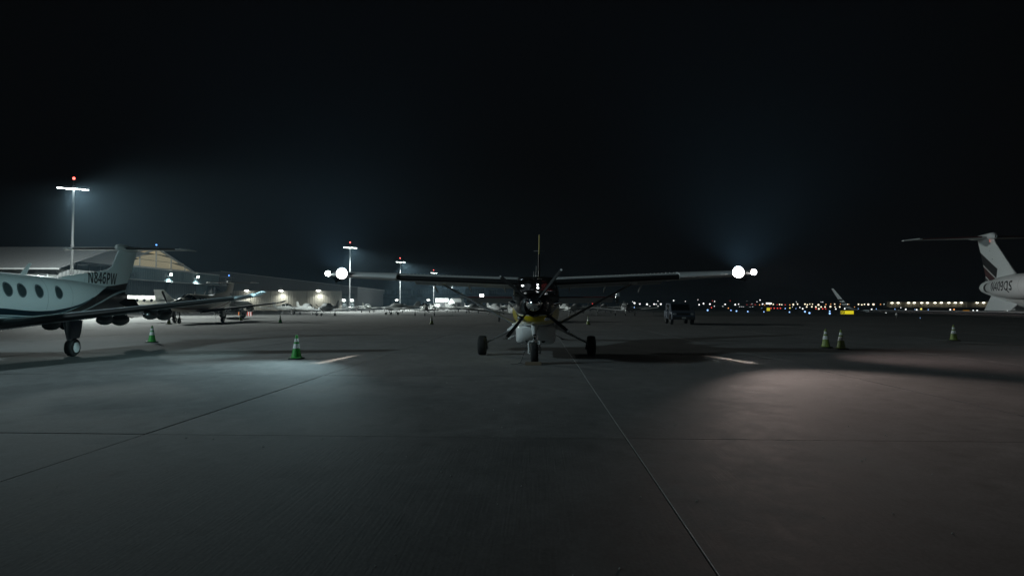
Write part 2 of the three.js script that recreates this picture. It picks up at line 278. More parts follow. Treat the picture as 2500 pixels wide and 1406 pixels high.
  part('cowl_lip', (() => { const t = new THREE.TorusGeometry(0.27, 0.016, 10, 40); t.scale(1, 1.1, 1); return tf(t, 0, 1.64, 3.30); })(), blackPaint, fus);
  // spinner and the four blades, each turned as in the photograph
  const sp = lathe([[0.001, 0.42], [0.07, 0.40], [0.14, 0.33], [0.195, 0.22], [0.225, 0.10], [0.235, 0]], 36); sp.rotateX(Math.PI / 2); sp.translate(0, 1.69, 3.31);
  part('spinner', sp, chrome, k);
  const bl = blade(1.22, 0.105, 0.95, 0.5);
  const bladeMat = P({ color: lin(0.02), roughness: 0.35, clearcoat: 0.3 });
  for (const a of [141, 51, -39, -129]) { const b = part('propeller_blade', bl, bladeMat, k); b.position.set(0, 1.69, 3.42); b.rotation.z = THREE.MathUtils.degToRad(a - 90);
    part('blade_tip', box(0.06, 0.045, 0.016, 0, 1.19, 0.0, 0, -0.45, 0), M({ color: lin(0.7) }), b); }
  // cargo pod under the belly
  const PF = sections([[2.0, 1.0, 0.10, 0.06, 0.1, 2.2], [1.86, 0.94, 0.42, 0.12, 0.28, 3], [1.55, 0.88, 0.58, 0.16, 0.40, 5], [1.2, 0.85, 0.62, 0.2, 0.41, 6], [-1.8, 0.85, 0.62, 0.2, 0.41, 6], [-2.8, 0.98, 0.45, 0.15, 0.25, 3.4], [-3.5, 1.12, 0.12, 0.06, 0.06, 2]]);
  const pod = part('cargo_pod', hull(PF, { sub: 4, n: 20 }), whitePaint, k);
  for (const s of [1, -1]) part('pod_vent', tf(new THREE.CylinderGeometry(0.06, 0.06, 0.02, 18), s * 0.24, 0.57, 1.735, Math.PI / 2 - 0.55, 0, 0), boot, pod);
  part('pod_step', [rod([-0.62, 0.72, 1.2], [-0.86, 0.60, 1.05], 0.015), box(0.24, 0.02, 0.12, -0.9, 0.59, 1.05)], steel, pod);
  part('pod_step', [rod([0.62, 0.72, 1.2], [0.86, 0.60, 1.05], 0.015), box(0.24, 0.02, 0.12, 0.9, 0.59, 1.05)], steel, pod);
  // nose gear
  const ng = part('nose_gear', [rod([0, 1.3, 2.75], [0, 0.86, 2.84], 0.17, 0.075, 16, 0.85), rod([0, 0.95, 2.83], [0, 0.80, 2.86], 0.085, 0.07)], whitePaint, k);
  part('strut', [rod([0, 0.88, 2.84], [0, 0.60, 2.89], 0.045, 0.045, 14), ball(0.075, 0, 0.80, 2.86), rod([0, 0.66, 2.88], [0, 0.62, 2.88], 0.075, 0.075), rod([0.05, 0.84, 2.78], [0.09, 0.64, 2.76], 0.015)], chrome, ng);
  part('fork', [rod([-0.155, 0.62, 2.9], [0.155, 0.62, 2.9], 0.03), rod([-0.15, 0.62, 2.9], [-0.165, 0.29, 2.9], 0.032, 0.024), rod([0.15, 0.62, 2.9], [0.165, 0.29, 2.9], 0.032, 0.024), rod([-0.165, 0.295, 2.9], [0.165, 0.295, 2.9], 0.022)], whitePaint, ng);
  wheel(k, 0, 0.295, 2.9, 0.295, 0.215, 'nose_wheel');
  for (const s of [1, -1]) {
    const leg = part('gear_leg', [rod([s * 0.55, 0.98, 0.05], [s * 1.66, 0.42, 0], 0.085, 0.05, 12, 0.6)], steel, k);
    part('leg_fairing', [rod([s * 0.56, 1.03, 0.05], [s * 0.95, 0.80, 0.03], 0.16, 0.07, 14, 0.8)], whitePaint, leg);
    part('brake', [tf(new THREE.CylinderGeometry(0.12, 0.12, 0.06, 20), s * 1.655, 0.33, 0, 0, 0, Math.PI / 2), rod([s * 1.66, 0.40, 0.05], [s * 1.62, 0.20, 0.06], 0.03)], darkSteel, leg);
    wheel(k, s * 1.80, 0.325, 0, 0.325, 0.28, 'main_wheel', galv);
    // wing
    const inner = [[s * 0.60, 2.38, 0.62, 1.86, 0.16], [s * 4.55, 2.545, 0.55, 1.66, 0.15]], outer = [[s * 4.56, 2.55, 0.64, 1.74, 0.15], [s * 6.5, 2.64, 0.58, 1.42, 0.14], [s * 6.82, 2.665, 0.50, 1.22, 0.12]];
    const wg = part('wing', foil(inner, { camber: 0.03, sub: 4, n: 14 }), whitePaint, k);
    part('wing_cuff', foil(outer, { camber: 0.03, sub: 3, n: 14 }), whitePaint, wg);
    part('deice_boot', foil(inner, { camber: 0.03, to: 0.05, off: 0.004, n: 8 }), boot, wg);
    part('flap', foil([[s * 0.78, 2.34, -0.98, 0.46, 0.13], [s * 4.3, 2.48, -0.92, 0.42, 0.13]], { camber: 0.01, slope: 0.22 }), greyPaint, wg);
    for (const x of [1.15, 2.35, 3.55]) part('flap_bracket', [rod([s * x, 2.34, -0.55], [s * (x - 0.02), 2.19, -1.05], 0.03, 0.045, 8, 0.5), rod([s * (x - 0.02), 2.19, -1.05], [s * (x - 0.03), 2.10, -1.25], 0.045, 0.02, 8, 0.5)], greyPaint, wg);
    const vg = part('vortex_generators', Array.from({ length: 30 }, (_, i) => { const x = 0.85 + i * 0.122; return box(0.004, 0.022, 0.05, s * x, 2.50 + (x - 0.6) * 0.0418 + 0.032, 0.47, 0, s * 0.3, 0); }), whitePaint, wg); vg.userData.kind = 'stuff';
    const st = part('wing_strut', rod([s * 0.70, 1.02, 0.10], [s * 3.15, 2.36, -0.02], 0.075, 0.065, 14, 0.55), M({ color: lin(0.30, 0.31, 0.33), roughness: 0.4, metalness: 0.3 }), k);
    part('strut_fairing', ball(0.11, s * 3.18, 2.375, -0.02, 1.3, 0.5, 1.6), whitePaint, st); part('strut_fairing', ball(0.10, s * 0.70, 1.01, 0.10, 1.1, 0.8, 1.4), whitePaint, st);
    // landing light in the outer leading edge and position light on the tip
    const lx = s * 6.36, tx = s * 6.87;
    const ll = part('landing_light', [tf(new THREE.CylinderGeometry(0.20, 0.17, 0.10, 28), lx, 2.685, 0.60, Math.PI / 2, 0, 0)], darkSteel, wg);
    part('light_lens', ball(0.18, lx, 2.685, 0.645, 1, 0.92, 0.35, 24), glow(1, 0.985, 0.93, 26), ll);
    const nl = part('tip_light', [rod([s * 6.78, 2.70, 0.42], [tx, 2.70, 0.42], 0.085, 0.07, 14)], darkSteel, wg);
    part('light_lens', ball(0.105, tx + s * 0.02, 2.70, 0.45, 0.9, 0.85, 1.1, 20), glow(s < 0 ? 0.90 : 1, s < 0 ? 1 : 0.95, s < 0 ? 0.97 : 0.92, 24), nl);
    // tail
    const tp = part('tailplane', foil([[s * 0.1, 1.97, -5.35, 0.72, 0.11], [s * 3.25, 2.0, -5.55, 0.60, 0.11]], { camber: 0 }), greyPaint, k);
    part('deice_boot', foil([[s * 0.15, 1.97, -5.35, 0.72, 0.11], [s * 3.2, 2.0, -5.55, 0.60, 0.11]], { camber: 0, to: 0.06, off: 0.004, n: 8 }), M({ color: lin(0.10, 0.012, 0.012), roughness: 0.5 }), tp);
    part('elevator', foil([[s * 0.3, 1.965, -6.08, 0.62, 0.10], [s * 3.2, 1.985, -6.16, 0.50, 0.10]], { camber: 0, slope: 0.42 }), greyPaint, tp);
    part('elevator_horn', [box(0.12, 0.15, 0.34, s * 3.33, 2.06, -5.75, -0.3), box(0.10, 0.30, 0.10, s * 3.34, 1.88, -6.02)], greyPaint, tp);
  }
  part('cabin_roof_fairing', hull(sections([[0.72, 2.47, 0.25, 0.05, 0.05, 2.4], [0.45, 2.48, 0.62, 0.10, 0.1, 2.6], [-1.1, 2.48, 0.62, 0.10, 0.1, 2.6], [-1.5, 2.46, 0.3, 0.05, 0.05, 2.4]]), { n: 12 }), blackPaint, k);
  const fin = part('tail_fin', foil([[0, 2.2, -4.85, 1.75, 0.07], [0, 3.6, -5.72, 1.15, 0.08], [0, 4.70, -6.30, 0.85, 0.08]], { upright: true, camber: 0, sub: 3 }), blackPaint, k);
  part('fin_cap', foil([[0, 3.85, -5.85, 0.3, 0.16], [0, 4.74, -6.26, 0.26, 0.16]], { upright: true, camber: 0 }), P({ color: lin(0.62, 0.52, 0.12) }), fin, 'pale yellow leading edge at the fin top');
  part('dorsal_fin', foil([[0, 2.35, -2.9, 2.6, 0.025], [0, 2.72, -4.6, 0.9, 0.05]], { upright: true, camber: 0 }), blackPaint, fin);
  part('fin_antenna', [rod([-0.24, 4.02, -6.2], [0.24, 4.02, -6.2], 0.014)], greyPaint, fin);
  for (const [x, z, h] of [[-0.06, -2.2, 0.62], [-0.14, -1.9, 0.40]]) part('blade_antenna', foil([[x, 2.45, z, 0.30, 0.10], [x, 2.5 + h, z - 0.22, 0.14, 0.10]], { upright: true, camber: 0 }), whitePaint, k);
}
{ // things at the nose wheel
  const at = (x, z) => { const c = Math.cos(KT), s = Math.sin(KT); return [KX + x * c + z * s, KZ - x * s + z * c]; };
  const [cx, cz] = at(-0.02, 3.27), t = thing('wheel_chock', 'flat wooden chock in front of the propeller plane nose wheel', 'chock', [cx, 0.002, cz], KT);
  const sh = new THREE.Shape(); sh.moveTo(-0.09, 0); sh.lineTo(0.09, 0); sh.lineTo(0.05, 0.075); sh.lineTo(-0.02, 0.075); const g = new THREE.ExtrudeGeometry(sh, { depth: 0.44, bevelEnabled: true, bevelSize: 0.006, bevelThickness: 0.006, bevelSegments: 1 }); g.rotateY(Math.PI / 2); g.translate(-0.22, 0.008, 0);
  part('chock_body', g, M({ color: lin(0.16, 0.12, 0.08), roughness: 0.8 }), t);
  part('rope', new THREE.TubeGeometry(new THREE.CatmullRomCurve3([V(-0.2, 0.05, 0), V(-0.32, 0.02, 0.03), V(-0.45, 0.014, -0.1), V(-0.62, 0.014, -0.06)]), 16, 0.009, 6), M({ color: lin(0.1) }), t);
  const [gx, gz] = at(-0.38, 2.3), w = thing('grounding_rod', 'thin dark leaning grounding rod left of the nose wheel', 'rod', [gx, 0, gz], KT);
  part('rod', [rod([0.22, 0.66, 0.1], [-0.02, 0.02, 0.55], 0.011), rod([-0.08, 0.011, 0.56], [0.04, 0.011, 0.54], 0.011)], darkSteel, w);
}

// ---------------------------------------------------------------- low-wing turboprop with a T-tail (two of them)
function tturbo(name, label, pos, turn, near) {
  const k = thing(name, label, 'airplane', pos, turn, null);
  const z0 = -9.2, z1 = 6.2, y0 = 0.8, y1 = 4.5;
  const LV = livery(z0, z1, y0, y1, 2048, near ? 1600 : 512, (g, side, text) => {
    g.fillStyle = near ? '#dfe6e6' : '#e9e6dc'; g.fillRect(-11, 0, 20, 6);
    if (near) {
      const a = curve([[6.3, 1.75], [3.5, 1.66], [0.7, 1.55], [-0.4, 1.47], [-1.4, 1.46], [-2.2, 1.54], [-3.1, 1.68], [-4.0, 1.93]]), b = curve([[-4.0, 1.93], [-3.1, 1.60], [-2.2, 1.42], [-1.2, 1.30], [0.7, 1.36], [3.5, 1.5], [6.3, 1.6]]);
      shape(g, [...a, ...b], '#0b2530');
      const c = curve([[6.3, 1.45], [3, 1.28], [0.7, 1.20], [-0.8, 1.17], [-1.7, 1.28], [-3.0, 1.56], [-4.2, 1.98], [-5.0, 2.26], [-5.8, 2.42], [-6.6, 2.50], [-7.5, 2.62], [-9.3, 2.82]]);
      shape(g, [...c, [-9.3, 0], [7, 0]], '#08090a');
      g.lineWidth = 0.075; g.strokeStyle = '#aeb9bb'; g.lineJoin = 'round'; g.beginPath(); curve([[-2.6, 1.18], [-3.6, 1.42], [-4.8, 1.78], [-5.8, 2.06], [-6.7, 2.22], [-7.4, 2.28], [-9.3, 2.42]]).forEach(([z, y], i) => (i ? g.lineTo(z, y) : g.moveTo(z, y))); g.stroke();
      g.lineWidth = 0.03; g.strokeStyle = '#2a5a68'; g.beginPath(); curve([[6.3, 1.58], [3, 1.42], [0.7, 1.31], [-0.8, 1.26], [-1.8, 1.33], [-3.0, 1.60], [-4.1, 1.96]]).forEach(([z, y], i) => (i ? g.lineTo(z, y) : g.moveTo(z, y))); g.stroke();
      g.fillStyle = '#0c0f12'; text('N846PW', -5.70, 2.78, 0.48, 2.10, 'bold');
      g.lineWidth = 0.012; g.strokeStyle = '#8f9a9c'; for (const z of [-1.2, -2.6, -4.4]) { g.beginPath(); g.moveTo(z, 1.5); g.lineTo(z - 0.06, 2.7); g.stroke(); }
    } else { const c = curve([[6.3, 1.5], [2, 1.35], [-2, 1.4], [-5, 1.8], [-8, 2.4]]); shape(g, [...c, ...c.map(([z, y]) => [z, y - 0.08]).reverse()], '#6a1016'); g.fillStyle = '#3c4144'; for (let i = 0; i < 6; i++) g.fillRect(-8.15 + i * 0.17, 2.75, 0.11, 0.24); }
  });
  const skin = P({ color: lin(1), map: LV.map, clearcoat: 0.2, roughness: 0.42 });
  const F = sections([[5.55, 1.72, 0.20, 0.2, 0.2, 2], [5.4, 1.70, 0.30, 0.28, 0.33, 2.2], [4.8, 1.66, 0.44, 0.38, 0.46, 2.3], [3.8, 1.68, 0.60, 0.50, 0.60, 2.3], [3.1, 1.72, 0.69, 0.60, 0.68, 2.3], [2.9, 1.74, 0.71, 0.68, 0.70, 2.3], [2.1, 1.80, 0.78, 0.89, 0.80, 2.3], [1.5, 1.82, 0.80, 0.90, 0.84, 2.2], [-1.6, 1.84, 0.80, 0.86, 0.84, 2.2], [-3.4, 1.92, 0.68, 0.70, 0.72, 2.2], [-5.6, 2.02, 0.42, 0.45, 0.54, 2.1], [-7.0, 2.04, 0.20, 0.30, 0.46, 2], [-7.6, 2.06, 0.05, 0.10, 0.36, 2]]);
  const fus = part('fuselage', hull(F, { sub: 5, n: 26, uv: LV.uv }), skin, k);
  for (const s of [1, -1]) {
    for (const [z, y] of [[1.25, 2.17], [0.6, 2.15], [0.0, 2.13], [-0.8, 2.12], [-1.8, 2.10]]) {
      const fr = part('window_frame', oval(F, s, z, y, 0.20, 0.235, 0.010, 0.80), M({ color: lin(0.10, 0.13, 0.14), roughness: 0.4 }), fus);
      part('window_pane', oval(F, s, z, y, 0.172, 0.205, 0.004), P({ color: lin(0.055, 0.075, 0.08), roughness: 0.12, clearcoat: 1 }), fr);
    }
    part('windshield', pane(F, s, [[2.95, 0.04], [2.2, 0.04], [2.25, 0.62], [2.85, 0.85]], 0.008, 12), darkGlass, fus);
    part('cockpit_window', pane(F, s, [[2.8, 0.92], [2.2, 0.70], [1.9, 1.18], [2.6, 1.25]], 0.008, 12), darkGlass, fus);
    part('exhaust_pipe', rod([s * 0.42, 1.6, 5.0], [s * 0.62, 1.56, 4.6], 0.09, 0.10, 14), darkSteel, fus);
    // wing with its black boot, flap fairings and upturned tip
    const W = [[s * 0.55, 1.02, 0.95, 2.20, 0.16], [s * 2.3, 1.24, 0.78, 1.95, 0.15], [s * 7.4, 1.87, 0.28, 1.10, 0.13], [s * 7.85, 1.96, 0.16, 0.95, 0.12], [s * 8.12, 2.10, -0.12, 0.62, 0.10]];
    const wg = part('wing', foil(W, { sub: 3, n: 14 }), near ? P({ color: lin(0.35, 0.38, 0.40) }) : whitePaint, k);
    part('deice_boot', foil(W.slice(0, 3), { to: 0.085, off: 0.004, n: 10, sub: 3 }), boot, wg);
    part('tip_light', ball(0.09, s * 7.93, 1.985, 0.17, 1.2, 0.7, 1.6), P({ color: lin(0.5, 0.55, 0.58), roughness: 0.1 }), wg);
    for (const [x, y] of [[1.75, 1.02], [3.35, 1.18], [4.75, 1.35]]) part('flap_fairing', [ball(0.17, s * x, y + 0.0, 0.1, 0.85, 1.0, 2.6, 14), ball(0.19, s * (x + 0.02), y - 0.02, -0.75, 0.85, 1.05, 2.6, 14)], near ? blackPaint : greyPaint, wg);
    // main gear
    const lg = part('gear_leg', [rod([s * 2.26, 1.15, 0.12], [s * 2.26, 0.52, 0.05], 0.09, 0.075), rod([s * 2.26, 0.62, 0.02], [s * 2.24, 0.31, -0.1], 0.07, 0.06), rod([s * 2.1, 1.1, 0.1], [s * 2.2, 0.6, 0.06], 0.03)], galv, k);
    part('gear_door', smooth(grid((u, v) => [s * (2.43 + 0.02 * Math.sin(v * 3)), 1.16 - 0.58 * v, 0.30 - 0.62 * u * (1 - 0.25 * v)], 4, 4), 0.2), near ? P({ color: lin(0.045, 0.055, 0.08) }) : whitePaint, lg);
    part('wheel_cover', smooth(grid((u, v) => { const a = u * Math.PI * 2, r = v * 0.17; return [s * (2.26 + 0.135 + 0.02 * (1 - v)), 0.29 + Math.sin(a) * r, -0.1 + Math.cos(a) * r]; }, 20, 3), 0.2), whitePaint, lg);
    wheel(k, s * 2.26, 0.29, -0.1, 0.29, 0.22, 'main_wheel');
    // T-tail
    const S = [[s * 0.12, 4.16, -7.05, 1.20, 0.10], [s * 2.35, 4.16, -7.38, 0.82, 0.10], [s * 2.62, 4.16, -7.48, 0.70, 0.08]];
    const tp = part('tailplane', foil(S, { camber: 0, sub: 2 }), near ? P({ color: lin(0.6, 0.63, 0.63) }) : whitePaint, k);
    part('deice_boot', foil([S[0].map((v, i) => (i ? v : s * 0.22)), [s * 2.15, 4.16, -7.35, 0.85, 0.10]], { camber: 0, to: 0.10, off: 0.004, n: 8 }), boot, tp);
    part('elevator_horn', foil([[s * 2.38, 4.16, -7.2, 0.5, 0.14], [s * 2.78, 4.13, -7.75, 0.42, 0.12]], { camber: 0 }), whitePaint, tp);
    part('ventral_fin', foil([[s * 0.12, 1.95, -6.2, 1.9, 0.03], [s * 0.42, 1.42, -7.2, 0.9, 0.03]], { upright: true, camber: 0 }), near ? blackPaint : whitePaint, k);
  }
  part('belly_fairing', hull(sections([[1.9, 1.12, 0.2, 0.05, 0.05, 2.4], [1.2, 1.12, 0.78, 0.16, 0.16, 2.6], [-0.9, 1.12, 0.80, 0.2, 0.16, 2.6], [-2.2, 1.2, 0.2, 0.06, 0.06, 2.4]]), { n: 12 }), near ? blackPaint : whitePaint, k);
  const fin = part('tail_fin', foil([[0, 1.66, -6.3, 0.95, 0.12], [0, 2.30, -2.2, 5.35, 0.025], [0, 2.55, -2.5, 5.15, 0.026], [0, 2.75, -3.3, 4.45, 0.03], [0, 2.92, -4.5, 3.35, 0.04], [0, 3.05, -5.5, 2.40, 0.055], [0, 3.16, -6.1, 1.87, 0.07], [0, 3.34, -6.45, 1.65, 0.085], [0, 4.12, -6.95, 1.50, 0.09]], { upright: true, camber: 0, sub: 3, n: 20, uv: LV.uv }), skin, k);
  part('fin_bullet', hull(sections([[-6.72, 4.18, 0.05, 0.05, 0.05, 2], [-6.85, 4.17, 0.12, 0.13, 0.12, 2], [-7.3, 4.16, 0.17, 0.17, 0.15, 2], [-8.2, 4.16, 0.09, 0.09, 0.09, 2], [-8.5, 4.16, 0.03, 0.03, 0.03, 2]]), { n: 12 }), whitePaint, fin);
  part('blade_antenna', foil([[0, 2.62, -0.95, 0.34, 0.1], [0, 3.10, -1.42, 0.16, 0.1]], { upright: true, camber: 0 }), whitePaint, k);
  part('blade_antenna', foil([[0, 2.66, 1.0, 0.30, 0.1], [0, 2.98, 0.8, 0.16, 0.1]], { upright: true, camber: 0 }), whitePaint, k);
  const sp = lathe([[0.001, 0.5], [0.08, 0.46], [0.16, 0.34], [0.22, 0.18], [0.24, 0]], 28); sp.rotateX(Math.PI / 2); sp.translate(0, 1.72, 5.56); part('spinner', sp, chrome, k);
  const bl = blade(1.3, 0.18, 0.5, 0.5);
  for (let i = 0; i < 4; i++) { const b = part('propeller_blade', bl, boot, k); b.position.set(0, 1.72, 5.72); b.rotation.z = 0.4 + i * Math.PI / 2; }
  const ng = part('nose_gear', [rod([0, 1.3, 3.6], [0, 0.45, 3.7], 0.06), rod([-0.12, 0.5, 3.7], [0.12, 0.5, 3.7], 0.03), rod([0.12, 0.5, 3.7], [0.12, 0.23, 3.7], 0.025), rod([-0.12, 0.5, 3.7], [-0.12, 0.23, 3.7], 0.025)], galv, k);
  wheel(ng, 0, 0.23, 3.7, 0.23, 0.17, 'nose_wheel'); return k;
}
tturbo('registered_turboprop', 'white turboprop marked N846PW with black tail swoosh at the left edge', [-16.5, 0, -18.95], 0.10, true);
tturbo('turboprop_plane', 'white T-tail turboprop with thin dark red stripe parked before the teal hangar', [-30.4, 0, -57.5], 0.06, false);

// ---------------------------------------------------------------- light business jets
function jet(name, label, pos, turn, reg) {
  const k = thing(name, label, 'airplane', pos, turn);
  const LV = livery(-8.2, 8.2, 0.9, 5.3, 2048, reg ? 1400 : 256, (g, side, text) => {
    g.fillStyle = reg ? '#d9dcdb' : '#eeebe0'; g.fillRect(-9, 0, 18, 6);
    if (reg) {
      
      const st = (a, b, c) => shape(g, [[-9, a + 0.95], [-5, a - 1.35], [-5, b - 1.35], [-9, b + 0.95]], c);
      st(4.05, 3.55, '#0a0c11'); st(3.56, 3.49, '#c9cccb'); st(3.49, 3.12, '#3d090c'); st(3.12, 3.05, '#c9cccb'); st(3.05, 2.85, '#3a3f42');
      g.fillStyle = '#d9dcdb'; shape(g, [[-6.95, 0], [-2, 0], [-2, 6], [-5.4, 6]], '#d9dcdb'); shape(g, [[-9, 0], [0, 0], [0, 2.80], [-9, 2.80]], '#d9dcdb'); 
      g.lineWidth = 0.012; g.strokeStyle = '#7d8486'; for (const z of [-4.6, -3.2]) { g.beginPath(); g.moveTo(z, 1); g.lineTo(z, 3); g.stroke(); }
    }
  });
  const skin = P({ color: lin(1), map: LV.map, roughness: 0.5, clearcoat: 0.1 });
  const NL = reg ? livery(-4.2, -0.6, 1.8, 3.0, 1024, 1024, (g, side, text) => { g.fillStyle = '#d9dcdb'; g.fillRect(-9, 0, 18, 6); g.fillStyle = '#0d0f12'; text('N409QS', -2.45, 2.43, 0.38, 1.62, 'bold'); g.lineWidth = 0.008; g.strokeStyle = '#8b9193'; for (const z of [-1.3, -3.5]) { g.beginPath(); g.moveTo(z, 1); g.lineTo(z, 3); g.stroke(); } }) : null;
  const plain = P({ roughness: 0.5, clearcoat: 0.15, color: reg ? lin(0.66, 0.68, 0.68) : lin(0.80, 0.78, 0.72) });
  const F = sections([[7.7, 1.75, 0.04, 0.04, 0.04, 2], [7.4, 1.76, 0.20, 0.18, 0.18, 2], [6.4, 1.86, 0.50, 0.42, 0.46, 2.1], [5.4, 1.98, 0.70, 0.60, 0.64, 2.2], [4.5, 2.1, 0.78, 0.86, 0.76, 2.2], [3.8, 2.12, 0.80, 0.90, 0.80, 2.2], [-2.2, 2.14, 0.80, 0.88, 0.82, 2.2], [-4.2, 2.26, 0.66, 0.74, 0.70, 2.1], [-6.0, 2.40, 0.44, 0.50, 0.46, 2.1], [-7.2, 2.48, 0.26, 0.28, 0.26, 2], [-7.55, 2.49, 0.12, 0.13, 0.13, 2]]);
  const fus = part('fuselage', hull(F, { sub: 5, n: 24, uv: LV.uv }), skin, k);
  for (const s of [1, -1]) {
    for (const z of [2.9, 2.05, 1.2, 0.35, -0.5]) { const fr = part('window_frame', oval(F, s, z, 2.38, 0.19, 0.22, 0.010, 0.8), M({ color: lin(0.2) }), fus); part('window_pane', oval(F, s, z, 2.38, 0.165, 0.19, 0.004), darkGlass, fr); }
    part('windshield', pane(F, s, [[5.35, 0.05], [4.55, 0.05], [4.4, 0.95], [5.2, 1.15]], 0.008, 12), darkGlass, fus);
    const W = [[s * 0.5, 1.22, 1.9, 3.0, 0.13], [s * 2.6, 1.30, 0.65, 1.85, 0.12], [s * 7.2, 1.42, -1.05, 0.85, 0.11]];
    const wg = part('wing', foil(W, { sub: 3, n: 14, camber: 0.015 }), plain, k);
    const wl = part('winglet', foil([[s * 7.15, 1.42, -1.05, 0.85, 0.05], [s * 7.5, 1.45, -1.20, 0.82, 0.07], [s * 7.74, 1.55, -1.38, 0.76, 0.08], [s * 7.86, 1.72, -1.54, 0.66, 0.08], [s * 8.02, 2.05, -1.86, 0.48, 0.08], [s * 8.16, 2.36, -2.16, 0.28, 0.08]], { camber: 0, upright: true }), plain, wg);
    if (reg) for (let i = 0; i < 3; i++) part('winglet_stripe', foil([[s * (7.79 + i * 0.085), 1.60 + i * 0.125, -1.42 - i * 0.13, 0.72, 0.10], [s * (7.825 + i * 0.08), 1.655 + i * 0.125, -1.47 - i * 0.13, 0.70, 0.10]], { camber: 0, upright: true }), M({ color: lin(0.02) }), wl);
    part('leading_edge', foil(W, { to: 0.05, off: 0.003, n: 8, sub: 3, camber: 0.015 }), M({ color: lin(0.6), metalness: 0.9, roughness: 0.25 }), wg);
    const N = sections([[-0.8, 2.40, 0.40, 0.40, 0.40, 2], [-1.0, 2.40, 0.48, 0.48, 0.48, 2], [-2.1, 2.40, 0.52, 0.52, 0.52, 2], [-3.3, 2.40, 0.42, 0.42, 0.42, 2], [-4.0, 2.40, 0.24, 0.24, 0.24, 2]]);
    const ng = hull(N, { n: 20, sub: 4, uv: NL?.uv }); ng.translate(s * 1.40, 0, 0); const eng = part('engine_nacelle', ng, NL ? P({ color: lin(1), map: NL.map }) : plain, k);
    part('exhaust_nozzle', [tf(new THREE.CylinderGeometry(0.24, 0.21, 0.22, 24, 1, true), s * 1.40, 2.40, -4.10, Math.PI / 2), tf(new THREE.CylinderGeometry(0.21, 0.21, 0.02, 24), s * 1.40, 2.40, -4.05, Math.PI / 2)], boot, eng);
    part('inlet_lip', (() => { const t = new THREE.TorusGeometry(0.43, 0.045, 10, 32); return tf(t, s * 1.40, 2.40, -0.84); })(), chrome, eng);
    part('inlet_fan', tf(new THREE.CylinderGeometry(0.40, 0.40, 0.02, 24), s * 1.40, 2.40, -0.79, Math.PI / 2), boot, eng);
    part('engine_pylon', foil([[s * 0.5, 2.42, -1.4, 2.0, 0.08], [s * 1.0, 2.42, -1.4, 2.0, 0.08]], { camber: 0 }), plain, eng);
    const S = [[s * 0.08, 4.88, -6.72, 1.28, 0.09], [s * 2.6, 4.92, -7.62, 0.72, 0.09], [s * 3.0, 4.92, -7.86, 0.50, 0.08]];
    const tp = part('tailplane', foil(S, { camber: 0, sub: 2 }), plain, k);
    part('deice_boot', foil([[s * 0.3, 4.885, -6.80, 1.24, 0.09], [s * 2.5, 4.92, -7.58, 0.74, 0.09]], { camber: 0, to: 0.07, off: 0.004, n: 8 }), M({ color: lin(0.09, 0.02, 0.02), roughness: 0.5 }), tp);
    part('elevator_horn', foil([[s * 2.62, 4.93, -7.55, 0.42, 0.2], [s * 3.15, 4.90, -7.98, 0.36, 0.16]], { camber: 0 }), plain, tp);
    part('ventral_fin', foil([[s * 0.20, 2.15, -3.6, 2.75, 0.025], [s * 0.55, 1.42, -4.3, 2.0, 0.025]], { upright: true, camber: 0 }), plain, k);
    part('main_gear', [rod([s * 1.6, 1.2, -0.4], [s * 1.6, 0.3, -0.4], 0.06)], steel, k); wheel(k, s * 1.6, 0.27, -0.4, 0.27, 0.2, 'main_wheel');
  }
  const fin = part('tail_fin', foil([[0, 2.55, -3.6, 3.7, 0.07], [0, 3.05, -4.85, 2.38, 0.085], [0, 4.55, -6.32, 1.42, 0.09], [0, 4.86, -6.48, 1.36, 0.10]], { upright: true, camber: 0, sub: 3, uv: LV.uv }), skin, k);
  part('fin_bullet', hull(sections([[-6.30, 4.86, 0.05, 0.06, 0.1, 2], [-6.5, 4.88, 0.14, 0.17, 0.16, 2], [-7.2, 4.90, 0.16, 0.14, 0.14, 2], [-8.1, 4.92, 0.09, 0.08, 0.08, 2], [-8.6, 4.95, 0.03, 0.03, 0.03, 2]]), { n: 12 }), plain, fin);
  if (reg) { part('beacon', rod([-0.13, 4.73, -6.55], [-0.15, 4.60, -6.52], 0.009), glow(1, 0.16, 0.08, 0.8), fin); part('rivet', [ball(0.03, -0.062, 4.2, -6.7, 0.3, 1, 1, 8), ball(0.03, -0.07, 3.8, -6.5, 0.3, 1, 1, 8)], boot, fin); }
  part('nose_gear', [rod([0, 1.4, 5.6], [0, 0.25, 5.7], 0.05)], steel, k); wheel(k, 0, 0.22, 5.7, 0.22, 0.16, 'nose_wheel'); return k;
}
jet('business_jet', 'grey white jet marked N409QS with T-tail and dark red rudder stripes at the right edge', [21.1, 0, -21.2], -0.21, true);
jet('business_jet', 'plain cream white jet with five round windows behind the N846PW tail', [-53.2, 0, -82], 2.05, false);

